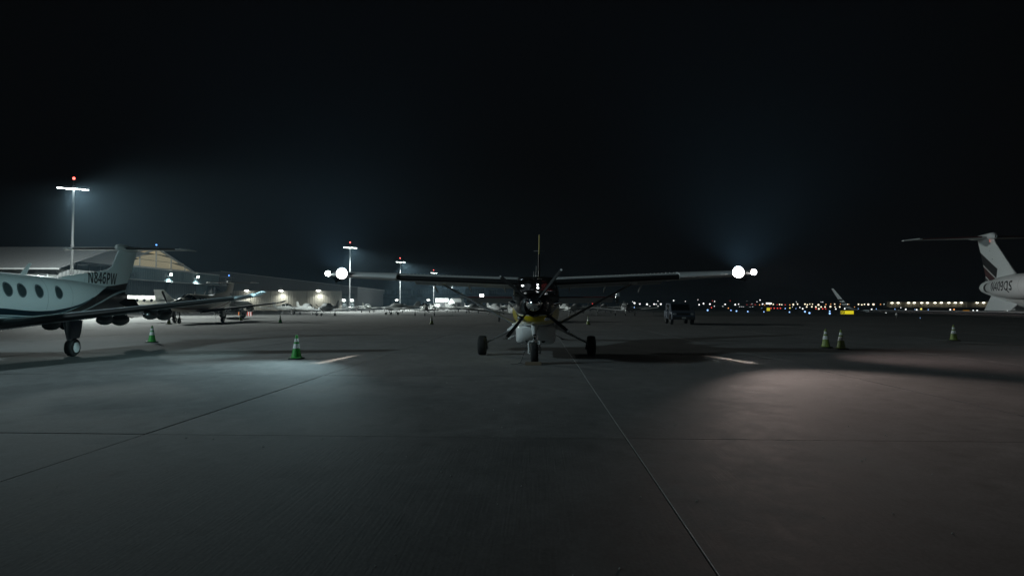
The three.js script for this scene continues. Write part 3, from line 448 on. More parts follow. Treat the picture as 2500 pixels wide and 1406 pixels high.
// ---------------------------------------------------------------- low-wing trainers in rows
function trainer(body, cover) {
  const k = thing('training_plane', '', 'airplane', [0, 0, 0], 0, 'light training planes in rows across the apron');
  const F = sections([[2.12, 1.22, 0.12, 0.12, 0.12, 2], [2.05, 1.2, 0.36, 0.24, 0.3, 2.6], [1.3, 1.2, 0.50, 0.34, 0.40, 2.6], [0.85, 1.2, 0.55, 0.42, 0.44, 2.5], [0.2, 1.22, 0.57, 0.80, 0.46, 2.4], [-0.9, 1.24, 0.56, 0.78, 0.44, 2.4], [-1.9, 1.28, 0.42, 0.42, 0.38, 2.3], [-3.6, 1.36, 0.20, 0.22, 0.22, 2], [-4.9, 1.40, 0.05, 0.12, 0.12, 2]]);
  const fus = part('fuselage', hull(F, { sub: 3, n: 14 }), body, k);
  if (cover) part('canopy_cover', hull(F, { sub: 3, n: 10, a: -1.3, b: 0.95, th0: 0, th1: 1.45, off: 0.025 }), cloth, fus);
  else for (const s of [1, -1]) { part('windshield', pane(F, s, [[0.82, 0.04], [0.25, 0.04], [0.25, 0.8], [0.7, 1.1]], 0.008, 8), darkGlass, fus); part('side_window', pane(F, s, [[0.1, 0.7], [-0.9, 0.7], [-0.9, 1.25], [0.3, 1.25]], 0.008, 8), darkGlass, fus); }
  for (const s of [1, -1]) {
    part('wing', foil([[s * 0.4, 0.86, 0.55, 1.65, 0.15], [s * 5.0, 1.28, 0.35, 1.25, 0.13], [s * 5.25, 1.33, 0.15, 0.85, 0.1]], { sub: 2, n: 8 }), body, k);
    part('tailplane', foil([[s * 0.05, 1.42, -4.05, 0.85, 0.1], [s * 1.75, 1.44, -4.2, 0.65, 0.1]], { camber: 0, n: 8 }), body, k);
    const lg = part('gear_leg', rod([s * 1.5, 0.9, 0.02], [s * 1.52, 0.24, 0], 0.05), greyPaint, k); wheel(k, s * 1.52, 0.23, 0, 0.23, 0.17, 'main_wheel');
    part('tie_down_rope', rod([s * 4.2, 1.18, -0.2], [s * 4.6, 0.01, -0.7], 0.014), cloth, k);
  }
  part('tail_fin', foil([[0, 1.45, -3.55, 1.45, 0.07], [0, 2.42, -4.45, 0.72, 0.07]], { upright: true, camber: 0, n: 8 }), body, k);
  part('nose_gear', rod([0, 0.9, 1.5], [0, 0.24, 1.62], 0.045), greyPaint, k); wheel(k, 0, 0.22, 1.62, 0.22, 0.15, 'nose_wheel');
  const sp = lathe([[0.001, 0.28], [0.08, 0.22], [0.13, 0.08], [0.14, 0]], 16); sp.rotateX(Math.PI / 2); sp.translate(0, 1.22, 2.1); part('spinner', sp, body, k);
  const bl = blade(0.95, 0.13, 0.4, 0.3); for (const a of [0, Math.PI]) { const b = part('propeller_blade', bl, boot, k); b.position.set(0, 1.22, 2.18); b.rotation.z = 0.85 + a; }
  return k;
}
{
  const wa = P({ color: lin(0.74, 0.76, 0.74) }), wb = P({ color: lin(0.60, 0.62, 0.63) });
  const G = 'light training planes in rows across the apron', protos = [trainer(wa, true), trainer(wa, false), trainer(wb, true)], usedP = [0, 0, 0];
  const put = (p, x, z, t, label) => { if (usedP[p]++ === 0) { const o = protos[p]; o.position.set(x, 0, z); o.rotation.y = t; o.userData.label = label; } else copy(protos[p], [x, 0, z], t, label); };
  const far = 'small white training plane in the bright rear rows under the light masts', dim = 'small training plane in the dim far rows right of the big propeller';
  for (const a of [
    [1, -42.5, -112, 0.9, 'training plane with shiny uncovered cabin, leftmost before the lit hangar doors'], [0, -36.4, -106, 0.75, 'training plane under grey cover, second from the left of its row'], [2, -29.8, -95, -0.12, 'grey covered training plane facing the camera, below the left wing lamp'],
    [0, -35.5, -146, 0.5, 'white covered training plane in second row beside the hangar corner lamps'], [2, -21.2, -107, -0.95, 'training plane turned sideways with dark fin, left of the nearest small cone'], [0, -27, -138, 0.3, 'white covered training plane just behind the sideways one'],
    [1, -13.9, -94.5, 0.15, 'training plane nose-on behind the small cone with white sleeve'], [0, 0.2, -60, 0.08, 'nearest training plane, mostly hidden behind the big propeller plane'], [2, 18.0, -94.5, -0.15, 'dim training plane nose-on with pale lit cowl, left of the pickup'], [0, 9.0, -98, 0.2, 'dim covered training plane under the right wing strut'],
    [0, -15, -150, 0.5, far], [1, -23, -172, 0.3, far], [0, -9, -135, -0.4, far], [0, -33, -182, 0.2, far], [1, -12, -180, 0.6, far], [0, -4, -160, 0.1, far], [0, -20, -205, 0.5, far], [1, -8, -215, -0.3, far], [0, 0, -190, 0.2, far], [0, -28, -225, 0.4, far], [0, -14, -240, 0.1, far], [1, -2, -250, 0.7, far], [2, -3, -112, 0.4, 'training plane half hidden left of the big propeller spinner'],
    [0, 14, -128, 2.6, dim], [0, 21, -135, 2.8, dim], [0, 28, -142, 2.5, dim], [0, 12.5, -160, 2.7, dim], [0, 24, -172, 2.6, dim],
    [0, -37.6, -77.1, 2.05, 'larger cream white plane with tall fin right of the windowed jet'],
  ]) put(...a);
  scene.children.find((o) => o.userData.label?.startsWith('larger cream')).scale.setScalar(1.5);
}

// ---------------------------------------------------------------- pickup and a parked car
function pickup(name, label, cat, pos, turn, paint, cab) {
  const k = thing(name, label, cat, pos, turn);
  const prof = (pts, w, bev = 0.06) => { const s = new THREE.Shape(); pts.forEach(([z, y], i) => (i ? s.lineTo(z, y) : s.moveTo(z, y))); s.closePath(); const g = new THREE.ExtrudeGeometry(s, { depth: w - 2 * bev, bevelEnabled: true, bevelSize: bev, bevelThickness: bev, bevelSegments: 3 }); g.rotateY(-Math.PI / 2); g.translate(w / 2 - bev, 0, 0); return g; };
  const body = part('body', prof([[-2.5, 0.55], [2.35, 0.50], [2.48, 0.72], [2.44, 1.05], [1.25, 1.16], [-2.5, 1.12]], 1.92), paint, k);
  const cb = part('cabin', prof(cab ? [[0.95, 1.14], [0.35, 1.78], [-2.25, 1.80], [-2.45, 1.12]] : [[0.95, 1.14], [0.30, 1.80], [-0.95, 1.80], [-1.15, 1.12]], 1.66, 0.08), paint, k);
  part('windshield', (() => { const g = new THREE.PlaneGeometry(1.46, 0.72); g.rotateX(-0.80); g.translate(0, 1.49, 0.80); return g; })(), darkGlass, cb);
  for (const s of [1, -1]) {
    part('side_window', (() => { const g = new THREE.PlaneGeometry(1.0, 0.46); g.rotateY(s * Math.PI / 2); g.translate(s * 0.925, 1.50, -0.35); return g; })(), darkGlass, cb);
    part('door', box(0.02, 0.52, 1.15, s * 1.025, 0.85, -0.3), paint, body);
    part('mirror', [box(0.2, 0.14, 0.09, s * 1.12, 1.22, 0.72), rod([s * 0.92, 1.15, 0.7], [s * 1.08, 1.2, 0.72], 0.02)], paint, cb);
    part('headlight', ball(0.12, s * 0.72, 0.92, 2.50, 1.25, 0.85, 0.4, 12), P({ color: lin(0.75), roughness: 0.05, metalness: 0.5 }), body);
    part('fender', (() => { const g = new THREE.TorusGeometry(0.44, 0.055, 8, 20, Math.PI); g.rotateY(Math.PI / 2); g.translate(s * 1.0, 0.42, 1.55); return g; })(), boot, body);
    for (const z of [1.55, -1.55]) wheel(k, s * 0.86, 0.38, z, 0.38, 0.27, 'wheel', galv);
  }
  part('grille', [box(1.1, 0.22, 0.03, 0, 0.90, 2.51), ...[0, 1, 2].map((i) => box(1.1, 0.02, 0.05, 0, 0.83 + i * 0.07, 2.52))], boot, body);
  part('bumper', box(1.9, 0.20, 0.14, 0, 0.58, 2.52), darkSteel, body);
  part('number_plate', box(0.34, 0.13, 0.02, 0.02, 0.60, 2.605), M({ color: lin(0.6) }), body);
  return k;
}
pickup('pickup_truck', 'dark pickup with pale side panel standing under the right wing, facing the camera', 'truck', [14.9, 0, -53], -0.12, P({ color: lin(0.10, 0.12, 0.16) }), true);
pickup('parked_car', 'small white car parked beside the steel door frame of the hangar', 'car', [-72, 0, -153], 1.2, P({ color: lin(0.6) }), true);

// ---------------------------------------------------------------- traffic cones
function cone(lower, label, pos) {
  const t = thing('traffic_cone', label, 'cone', [pos[0], 0.004, -pos[1]], pos[2] ?? 0, 'safety cones on the apron');
  const R = (y) => 0.155 - (y - 0.05) / 0.67 * 0.125, seg = (a, b, o) => [[R(a) + o, a], [R(b) + o, b]];
  part('cone_base', tf(new THREE.CylinderGeometry(0.25, 0.27, 0.045, 4), 0, 0.0225, 0, 0, Math.PI / 4), rubber, t);
  part('cone_body', lathe([[0.2, 0.046], [0.16, 0.06], ...seg(0.07, 0.72, 0), [0.02, 0.735], [0.001, 0.737]], 28), lower, t);
  part('reflective_sleeve', lathe([[R(0.33), 0.33], ...seg(0.33, 0.47, 0.005), [R(0.47), 0.47]], 28), M({ color: lin(0.72, 0.75, 0.73), roughness: 0.4 }), t);
  part('reflective_sleeve', lathe([[R(0.53), 0.53], ...seg(0.53, 0.63, 0.005), [R(0.63), 0.63]], 28), M({ color: lin(0.66, 0.70, 0.68), roughness: 0.4 }), t);
  return t;
}
{
  const green = M({ color: lin(0.025, 0.30, 0.035), roughness: 0.45 }), lime = M({ color: lin(0.20, 0.27, 0.045), roughness: 0.5 });
  cone(green, 'large bright green cone on the left, nearest to the camera', [-6.6, 18.2]); cone(green, 'green cone with white upper half below the turboprop wing fairings', [-16.0, 26.4]);
  cone(lime, 'olive green cone on the right, left one of the pair', [12.2, 23.1]); cone(lime, 'olive green cone on the right, nearer right one of the pair', [12.35, 22.3]); cone(lime, 'olive cone standing alone below the jet wing at far right', [20.6, 27.7]);
  cone(lime, 'pale cone before the nose-on training plane left of the propeller', [-7.0, 51.7]); cone(green, 'small dark cone below the hangar lamps on the left', [-21.6, 55.3]); cone(lime, 'small pale cone under the right wing strut', [6.5, 50.6]);
  cone(lime, 'yellow green cone behind the white turboprop main wheel', [-29.4, 64.3]); cone(lime, 'yellow green cone beside the white turboprop nose wheel', [-30.0, 51.9]);
}
{
  const t = thing('warning_block', 'small red and white block lying on the apron before the hangar', 'barrier', [-42, 0, -95], 0.2);
  part('block', box(0.72, 0.62, 0.4, 0, 0.31, 0), M({ color: lin(0.45, 0.05, 0.03) }), t); part('white_stripe', [box(0.14, 0.64, 0.42, -0.12, 0.32, 0), box(0.14, 0.64, 0.42, 0.2, 0.32, 0)], M({ color: lin(0.6) }), t);
  const b = thing('marker_post', 'short orange and white marker post near the hangar', 'post', [-46.5, 0, -101], 0);
  part('post', rod([0, 0, 0], [0, 1.1, 0], 0.10), M({ color: lin(0.65, 0.18, 0.05) }), b); part('reflective_sleeve', rod([0, 0.7, 0], [0, 0.95, 0], 0.106), M({ color: lin(0.7) }), b);
}

// ---------------------------------------------------------------- hangars
const ribs = (c, s = 0.6) => { const t = dataTex(64, (x) => 0.5 + 0.5 * Math.sin(x / 64 * Math.PI * 4)); t.repeat.set(s, 0.1); return M({ color: c, bumpMap: t, bumpScale: 0.05, roughness: 0.55, metalness: 0.1 }); };
const uvBox = (w, h, d, x, y, z) => { const g = box(w, h, d, x, y, z), p = g.attributes.position, n = g.attributes.normal, u = g.attributes.uv; for (let i = 0; i < p.count; i++) Math.abs(n.getX(i)) > 0.5 ? u.setXY(i, p.getZ(i), p.getY(i)) : u.setXY(i, p.getX(i), Math.abs(n.getY(i)) > 0.5 ? p.getZ(i) : p.getY(i)); return g; };
const teal = ribs(lin(0.13, 0.20, 0.22)), tealDark = ribs(lin(0.055, 0.075, 0.085)), wallGrey = ribs(lin(0.34, 0.36, 0.36)), roofGrey = ribs(lin(0.40, 0.42, 0.43), 0.4), doorTan = ribs(lin(0.42, 0.43, 0.40)), fascia = M({ color: lin(0.16, 0.17, 0.18), roughness: 0.6 }), trim = M({ color: lin(0.55, 0.57, 0.57), roughness: 0.5 });
function slab(pts, th) { // thin roof sheet through four corners
  const [a, b, c, d] = pts.map((p) => V(...p)), n = b.clone().sub(a).cross(d.clone().sub(a)).normalize().multiplyScalar(th), g = new THREE.BufferGeometry(), P0 = [a, b, c, d], P1 = P0.map((p) => p.clone().add(n)), pos = [], uv = [];
  const q = (k, l, m, o) => { for (const v of [k, l, m, k, m, o]) { pos.push(v.x, v.y, v.z); uv.push(v.x, v.z); } };
  q(...P1); q(...[...P0].reverse()); for (let i = 0; i < 4; i++) { const j = (i + 1) % 4; q(P0[i], P0[j], P1[j], P1[i]); }
  g.setAttribute('position', new THREE.Float32BufferAttribute(pos, 3)); g.setAttribute('uv', new THREE.Float32BufferAttribute(uv, 2)); g.computeVertexNormals(); return g;
}
const bulbWhite = glow(0.95, 1, 0.93, 14), bulbWarm = glow(1, 0.97, 0.84, 12), bulbMast = glow(0.88, 1, 0.98, 16), bulbRed = glow(1, 0.10, 0.08, 6), bulbBlue = glow(0.12, 0.35, 1, 3);
{ // teal hangar with its door facing right, open steel track frames at both ends
  const X = -81, t = thing('teal_hangar', 'large teal hangar with glowing gable panels and dark sliding doors', 'hangar', [X, 0, -122], 0);   // local z: 0 at the near door edge, -39 at the far one
  part('wall', [uvBox(40, 9.6, 0.4, -21, 4.8, 1.2), uvBox(40, 9.6, 0.4, -21, 4.8, -40.2), uvBox(0.4, 9.6, 41, -41, 4.8, -19.5)], wallGrey, t);
  part('header', uvBox(1.6, 2.5, 41.8, -0.2, 8.55, -19.5), teal, t, 'teal ribbed fascia above the hangar doors');
  part('header_trim', [box(1.9, 0.28, 42.2, -0.2, 9.95, -19.5), box(1.7, 0.14, 42, -0.16, 7.24, -19.5)], trim, t);
  for (let i = 0; i < 6; i++) part('door_panel', uvBox(0.22, 7.2, 6.45, -1.2 - 0.28 * (i % 3), 3.6, -3.3 - i * 6.5), i === 5 ? teal : tealDark, t);
  const rf = part('roof', [slab([[0.9, 9.9, 2.4], [-41.5, 9.9, 2.4], [-41.5, 14.7, -12], [0.9, 14.7, -12]], 0.25), slab([[0.9, 14.7, -12], [-41.5, 14.7, -12], [-41.5, 9.9, -28.4], [0.9, 9.9, -28.4]], 0.25)], roofGrey, t);
  const gp = lin(0.45, 0.40, 0.28), gm = new THREE.MeshStandardMaterial({ color: gp, emissive: lin(0.95, 0.82, 0.52), emissiveIntensity: 0.16, roughness: 0.7 });
  const tri = (za, zb, ya0, yb0, ya1, yb1) => slab([[0.3, ya0, za], [0.3, yb0, zb], [0.3, yb1, zb], [0.3, ya1, za]], 0.08);
  const yt = (z) => (z > -12 ? 9.9 + (2.4 - z) / 14.4 * 4.8 : 9.9 + (z + 28.4) / 16.4 * 4.8) - 0.25;
  const gw = part('gable_frame', [box(0.3, 0.25, 30, 0.35, 10.12, -13)], trim, t);
  for (const z of [0, -6.1, -12, -17.9, -23.8]) part('gable_post', box(0.3, yt(z) - 10.25, 0.22, 0.35, (yt(z) + 10.25) / 2, z), trim, gw);
  for (const [a, b] of [[0.2, -5.9], [-6.3, -11.8], [-12.2, -17.7], [-18.1, -23.6], [-24, -27.5]]) for (const [l, h] of [[10.1, 11.7], [11.8, 13.2], [13.3, 14.6]]) {
    const ha = Math.min(h, yt(a)), hb = Math.min(h, yt(b)); if (ha <= l && hb <= l) continue; part('lit_window_panel', tri(a, b, l, l, Math.max(l, ha), Math.max(l, hb)), gm, gw);
  }
  for (const [z0, z1] of [[11, 1.6], [-40.6, -50]]) {   // track frames
    const fr = part('track_frame', [box(1.4, 0.35, Math.abs(z1 - z0), -0.6, 9.7, (z0 + z1) / 2), box(0.3, 0.3, Math.abs(z1 - z0), -0.6, 7.3, (z0 + z1) / 2)], galv, t);
    for (let i = 0; i < 4; i++) part('frame_post', box(0.28, i % 3 ? 2.3 : 9.6, 0.28, -0.6, i % 3 ? 8.5 : 4.8, z0 + (z1 - z0) * i / 3), galv, fr);
    for (let i = 0; i < 2; i++) part('frame_brace', rod([-0.6, 0.6 + i * 3.4, z1], [-0.6, 3.8 + i * 3.4, z0], 0.09), galv, fr);
    part('frame_rail', box(0.2, 0.2, Math.abs(z1 - z0), -0.6, 3.9, (z0 + z1) / 2), galv, fr);
  }
  for (const z of [-16.7, -28.6]) {
    const w = thing('wall_lamp', z > -20 ? 'square white floodlight on the teal hangar fascia, nearer one' : 'square white floodlight on the teal hangar fascia, farther one', 'lamp', [X + 0.62, 8.6, -122 + z], 0, 'floodlights on the teal fascia');
    part('housing', [box(0.45, 0.5, 0.9, 0.25, 0.35, 0), box(0.3, 0.12, 0.2, 0.0, 0.35, 0)], darkSteel, w); part('lamp_lens', box(0.06, 0.5, 0.85, 0.52, 0.3, 0, 0, 0, -0.25), bulbWhite, w);
    lamp('spot', [X + 1.5, 8.45, -122 + z], lin(0.86, 1, 0.98), 130, { to: [X + 0.9, 0, -122 + z], angle: 1.15, penumbra: 0.7, name: 'wall_lamp_light' });
  }
  const b = thing('beacon_lamp', 'tiny blue lamp on the peak of the teal hangar', 'lamp', [X + 0.4, 14.95, -134]); part('stem', rod([0, -0.1, 0], [0, 0.35, 0], 0.04), darkSteel, b); part('lamp_lens', ball(0.17, 0, 0.42, 0, 1, 1, 1, 10), bulbBlue, b);
  const b2 = thing('beacon_lamp', 'tiny blue lamp on the far track frame of the teal hangar', 'lamp', [X + 0.4, 9.88, -168.6]); part('stem', rod([0, -0.05, 0], [0, 0.2, 0], 0.04), darkSteel, b2); part('lamp_lens', ball(0.18, 0, 0.3, 0, 1, 1, 1, 10), bulbBlue, b2);
}
{ // long low building at the far left
  const t = thing('long_shed', 'long grey shed with a broad pale roof behind the N846PW turboprop', 'building', [-104, 0, -95], 0);
  part('wall', [uvBox(62, 7.6, 0.4, 0, 3.8, 0), uvBox(0.4, 7.6, 12, 31, 3.8, -6), uvBox(62, 7.6, 0.4, 0, 3.8, -12)], wallGrey, t);
  part('roof', slab([[-32, 7.55, 0.8], [32, 7.55, 0.8], [32, 12.1, -12.6], [-32, 12.1, -12.6]], 0.2), ribs(lin(0.15, 0.155, 0.16), 0.35), t);
  part('eave_gutter', box(64, 0.22, 0.3, 0, 7.5, 1.0), trim, t);
  for (const [x, w] of [[3, 2.2], [9.5, 2.6], [20.8, 2.8], [28, 3.2]]) { const d = part('shutter', box(w, 2.0, 0.12, x, 5.7, 0.26), fascia, t); part('shutter_frame', [box(w + 0.3, 0.14, 0.16, x, 6.77, 0.28), box(w + 0.3, 0.14, 0.16, x, 4.63, 0.28), box(0.14, 2.02, 0.16, x - w / 2 - 0.08, 5.7, 0.281), box(0.14, 2.02, 0.16, x + w / 2 + 0.08, 5.7, 0.281)], trim, d); }
}
{ // grey hangar with lamps under its fascia
  const t = thing('grey_hangar', 'wide grey metal hangar with ribbed doors lit by three warm lamps', 'hangar', [-76, 0, -200], 0);   // faces the camera
  const s = new THREE.Shape(); s.moveTo(-30, 0); s.lineTo(-30, 12.6); s.lineTo(-22, 13.0); s.lineTo(23.6, 7.7); s.lineTo(23.6, 0); const g = new THREE.ExtrudeGeometry(s, { depth: 40, bevelEnabled: false }); g.translate(0, 0, -41); part('wall', g, M({ color: lin(0.13, 0.14, 0.15), roughness: 0.6 }), t);
  const f = new THREE.Shape(); f.moveTo(-30, 6.75); f.lineTo(-30, 12.7); f.lineTo(-22, 13.1); f.lineTo(18, 8.35); f.lineTo(18, 6.75); const fg = new THREE.ExtrudeGeometry(f, { depth: 1.6, bevelEnabled: false }); fg.translate(0, 0, -1); part('fascia', fg, fascia, t, 'dark overhanging fascia above the doors');
  part('roof', [slab([[-22, 13.05, -41], [-22, 13.05, 0.9], [24.2, 7.68, 0.9], [24.2, 7.68, -41]], 0.2)], roofGrey, t);
  for (let i = 0; i < 8; i++) part('door_panel', uvBox(5.9, 6.6, 0.16, -26.8 + i * 6.02, 3.3, -0.85 + 0.09 * (i % 2)), doorTan, t);
  part('door_track', box(48, 0.16, 0.5, -5.8, 0.02, -0.7), darkSteel, t);
  for (const [x, n] of [[-13.2, 'beside the turboprop wingtip'], [-1.7, 'in the middle'], [10.9, 'nearest the hangar corner']]) {
    const w = thing('canopy_lamp', 'round warm lamp under the grey hangar fascia, ' + n, 'lamp', [-76 + x, 6.68, -199.2], 0, 'lamps under the grey hangar fascia');
    part('shade', lathe([[0.15, 0.25], [0.5, 0.2], [0.95, 0.02], [0.9, 0]], 20), M({ color: lin(0.7) }), w); part('lamp_lens', ball(0.72, 0, -0.02, 0, 1, 0.35, 1, 14), bulbWarm, w);
    lamp('spot', [-76 + x, 6.2, -199.1], lin(1, 0.98, 0.84), 110, { to: [-76 + x, 0, -199.6], angle: 1.25, penumbra: 0.8, name: 'canopy_lamp_light' });
  }
  for (const x of [19.2, 21.9]) {
    const w = thing('corner_lamp', x < 20 ? 'small wall lamp at the grey hangar corner, left one' : 'small wall lamp at the grey hangar corner, right one', 'lamp', [-76 + x, 3.4, -200.55], 0, 'wall lamps at the grey hangar corner');
    part('housing', box(0.8, 0.35, 0.5, 0, 0.2, 0), darkSteel, w); part('lamp_lens', box(0.9, 0.6, 0.1, 0, 0, 0.32, 0.35), bulbWhite, w);
    lamp('spot', [-76 + x, 3.2, -199.9], lin(1, 1, 0.9), 60, { to: [-76 + x, 0, -200.5], angle: 0.8, penumbra: 0.6, name: 'corner_lamp_light' });
  }
  part('end_door', [uvBox(4.2, 5.6, 0.2, 20.6, 2.8, -0.9)], tealDark, t);
}
{ // dark buildings beyond the rows
  const dk = ribs(lin(0.06, 0.07, 0.08)), dk2 = ribs(lin(0.14, 0.15, 0.16));
  const t = thing('dark_hangar_row', 'long dark hangar row on the horizon behind the training planes', 'building', [-44, 0, -335], 0);
  part('wall', uvBox(90, 6.4, 12, 0, 3.2, -6), dk, t); part('roof', slab([[-45.5, 6.3, 0.6], [45.5, 6.3, 0.6], [45.5, 7.4, -12.6], [-45.5, 7.4, -12.6]], 0.25), dk2, t);
  for (let i = 0; i < 9; i++) part('door_panel', uvBox(8.6, 5, 0.15, -39.5 + i * 9.9, 2.5, 0.1), dk2, t);
  const u = thing('terminal_block', 'dim boxy building rising behind the dark hangar row', 'building', [-50, 0, -365], 0);
  part('wall', uvBox(84, 8.4, 14, 0, 4.2, -7), dk, u);
  for (const [x, w, h] of [[-33, 5.2, 3.2], [-26.5, 3, 3.0], [-17, 9, 3.4], [-3, 11, 3.6], [12, 10, 3.4], [27, 12, 3.8], [38, 5, 3.0]]) { const r = part('rooftop_unit', uvBox(w, h, 6, x, 8.4 + h / 2, -6), dk2, u); part('vent', Array.from({ length: Math.floor(w) }, (_, i) => box(0.5, h * 0.6, 0.1, x - w / 2 + 0.6 + i, 8.4 + h / 2, -2.9)), wallGrey, r); }
  const sh = thing('white_shed', 'small white gabled shed lit brightly behind the training planes', 'shed', [-25.6, 0, -226], 0.12);
  const s = new THREE.Shape(); s.moveTo(-1.6, 0); s.lineTo(1.6, 0); s.lineTo(1.6, 3.0); s.lineTo(0, 4.3); s.lineTo(-1.6, 3.0); const g = new THREE.ExtrudeGeometry(s, { depth: 4.6, bevelEnabled: false }); g.rotateY(Math.PI / 2); g.translate(-3.4, 0, 0); part('wall', g, whitePaint, sh);
  part('roof', [slab([[-3.6, 2.9, 1.75], [1.4, 2.9, 1.75], [1.4, 4.35, 0], [-3.6, 4.35, 0]], 0.1), slab([[-3.6, 4.35, 0], [1.4, 4.35, 0], [1.4, 2.9, -1.75], [-3.6, 2.9, -1.75]], 0.1)], trim, sh); part('door', box(1.6, 2.4, 0.1, -1, 1.2, 1.66), fascia, sh);
  const s2 = copy(sh, [-21.2, 0, -231], 0.9, 'grey end of a second small shed right of the white one');
  for (const [x, y, z, l] of [[-71.5, 7.1, -301, 'white square floodlight above the dark hangar row on the left'], [-15.1, 6.6, -296, 'white square floodlight left of the propeller, above the far rows']]) {
    const w = thing('flood_lamp', l, 'lamp', [x, 0, z], 0); part('pole', rod([0, 0, 0], [0, y, 0], 0.12), darkSteel, w); part('lamp_head', box(2.1, 1.4, 0.5, 0, y, 0), darkSteel, w); part('lamp_lens', box(1.9, 1.25, 0.1, 0, y, 0.3), bulbWhite, w);
    lamp('spot', [x, y, z + 0.8], lin(0.9, 1, 1), 120, { to: [x, 0, z + 14], angle: 1.0, penumbra: 0.6, name: 'flood_lamp_light' });
  }
  for (const x of [-51, -37, -29.2, -12]) { const w = thing('hangar_row_lamp', 'small hooded lamp in the row behind the training planes', 'lamp', [x, 0, -262], 0, 'hooded lamps behind the training planes'); part('pole', rod([0, 0, 0], [0, 4.2, 0], 0.1), darkSteel, w); part('hood', lathe([[0.3, 0.9], [0.8, 0.2], [0.75, 0.15]], 12).translate(0, 4.1, 0), whitePaint, w); part('lamp_lens', ball(0.62, 0, 4.2, 0, 1, 0.6, 1, 10), bulbWhite, w); }
}

// ---------------------------------------------------------------- light masts
function mast(label, x, z, turn, { power, aim, heads = 4, H = 18, red = true, angle = 1.28, penumbra = 0.35, color = lin(0.90, 1, 0.96) }) {
  const t = thing('light_mast', label, 'light mast', [x, 0, z], turn, 'floodlight masts along the apron');
  part('pole', [rod([0, 0, 0], [0, H * 0.55, 0], 0.22, 0.17, 14), rod([0, H * 0.55, 0], [0, H + 0.2, 0], 0.16, 0.11, 14), rod([0, H * 0.55 - 0.1, 0], [0, H * 0.55 + 0.1, 0], 0.21)], galv, t);
  part('crossarm', box(3.6, 0.12, 0.12, 0, H, 0), galv, t);
  for (let i = 0; i < heads; i++) { const f = part('floodlight', box(0.78, 0.16, 0.5, -1.4 + 2.8 * i / Math.max(1, heads - 1), H - 0.14 - 0.05 * (i % 2), 0.28, 0.3), darkSteel, t); part('lamp_lens', box(0.72, 0.12, 0.46, -1.4 + 2.8 * i / Math.max(1, heads - 1), H - 0.27 - 0.05 * (i % 2), 0.31, 0.3), bulbMast, f); }
  if (red) { part('beacon_stem', rod([0, H + 0.2, 0], [0, H + 1.1, 0], 0.03), darkSteel, t); part('beacon_lamp', ball(0.17, 0, H + 1.2, 0, 1, 1.1, 1, 10), bulbRed, t); }
  const c = Math.cos(turn), s = Math.sin(turn);
  lamp('spot', [x + 2.2 * s, H - 0.6, z + 2.2 * c], color, power, { to: aim, angle, penumbra, radius: 30, name: 'mast_light' });
}
mast('tall light mast with long lamp row, nearest, above the N846PW turboprop', -60.6, -81.5, 0.45, { power: 5700, aim: [-38, 0, -81], angle: 1.12, penumbra: 0.5 });
lamp('spot', [-61.6, 17.3, -82.6], lin(0.90, 1, 0.96), 2400, { to: [-82, 4, -112], angle: 0.95, penumbra: 0.6, radius: 30, name: 'mast_light' });
mast('light mast with red beacon rising behind the left wingtip lamp', -45.1, -164.7, 0.5, { power: 4200, aim: [-36, 0, -158], angle: 1.1 });
mast('light mast with red beacon, third from the left', -41.5, -219.6, 0.7, { power: 7500, aim: [-32, 0, -214], heads: 3, angle: 1.1 });
mast('light mast with red beacon just above the left wing, fourth from the left', -38.8, -292.8, 0.8, { power: 7500, aim: [-30, 0, -288], heads: 3, angle: 1.1 });
mast('farthest light mast, only its red beacon clear of the wing', -38.7, -382, 0.8, { power: 5000, aim: [-22, 0, -393], heads: 2 });
mast('light mast standing left of the turboprop outside the picture', -41, -7, 1.5, { power: 1850, aim: [-16, 0, -17], angle: 0.58, penumbra: 0.9, color: lin(0.70, 0.93, 1) });

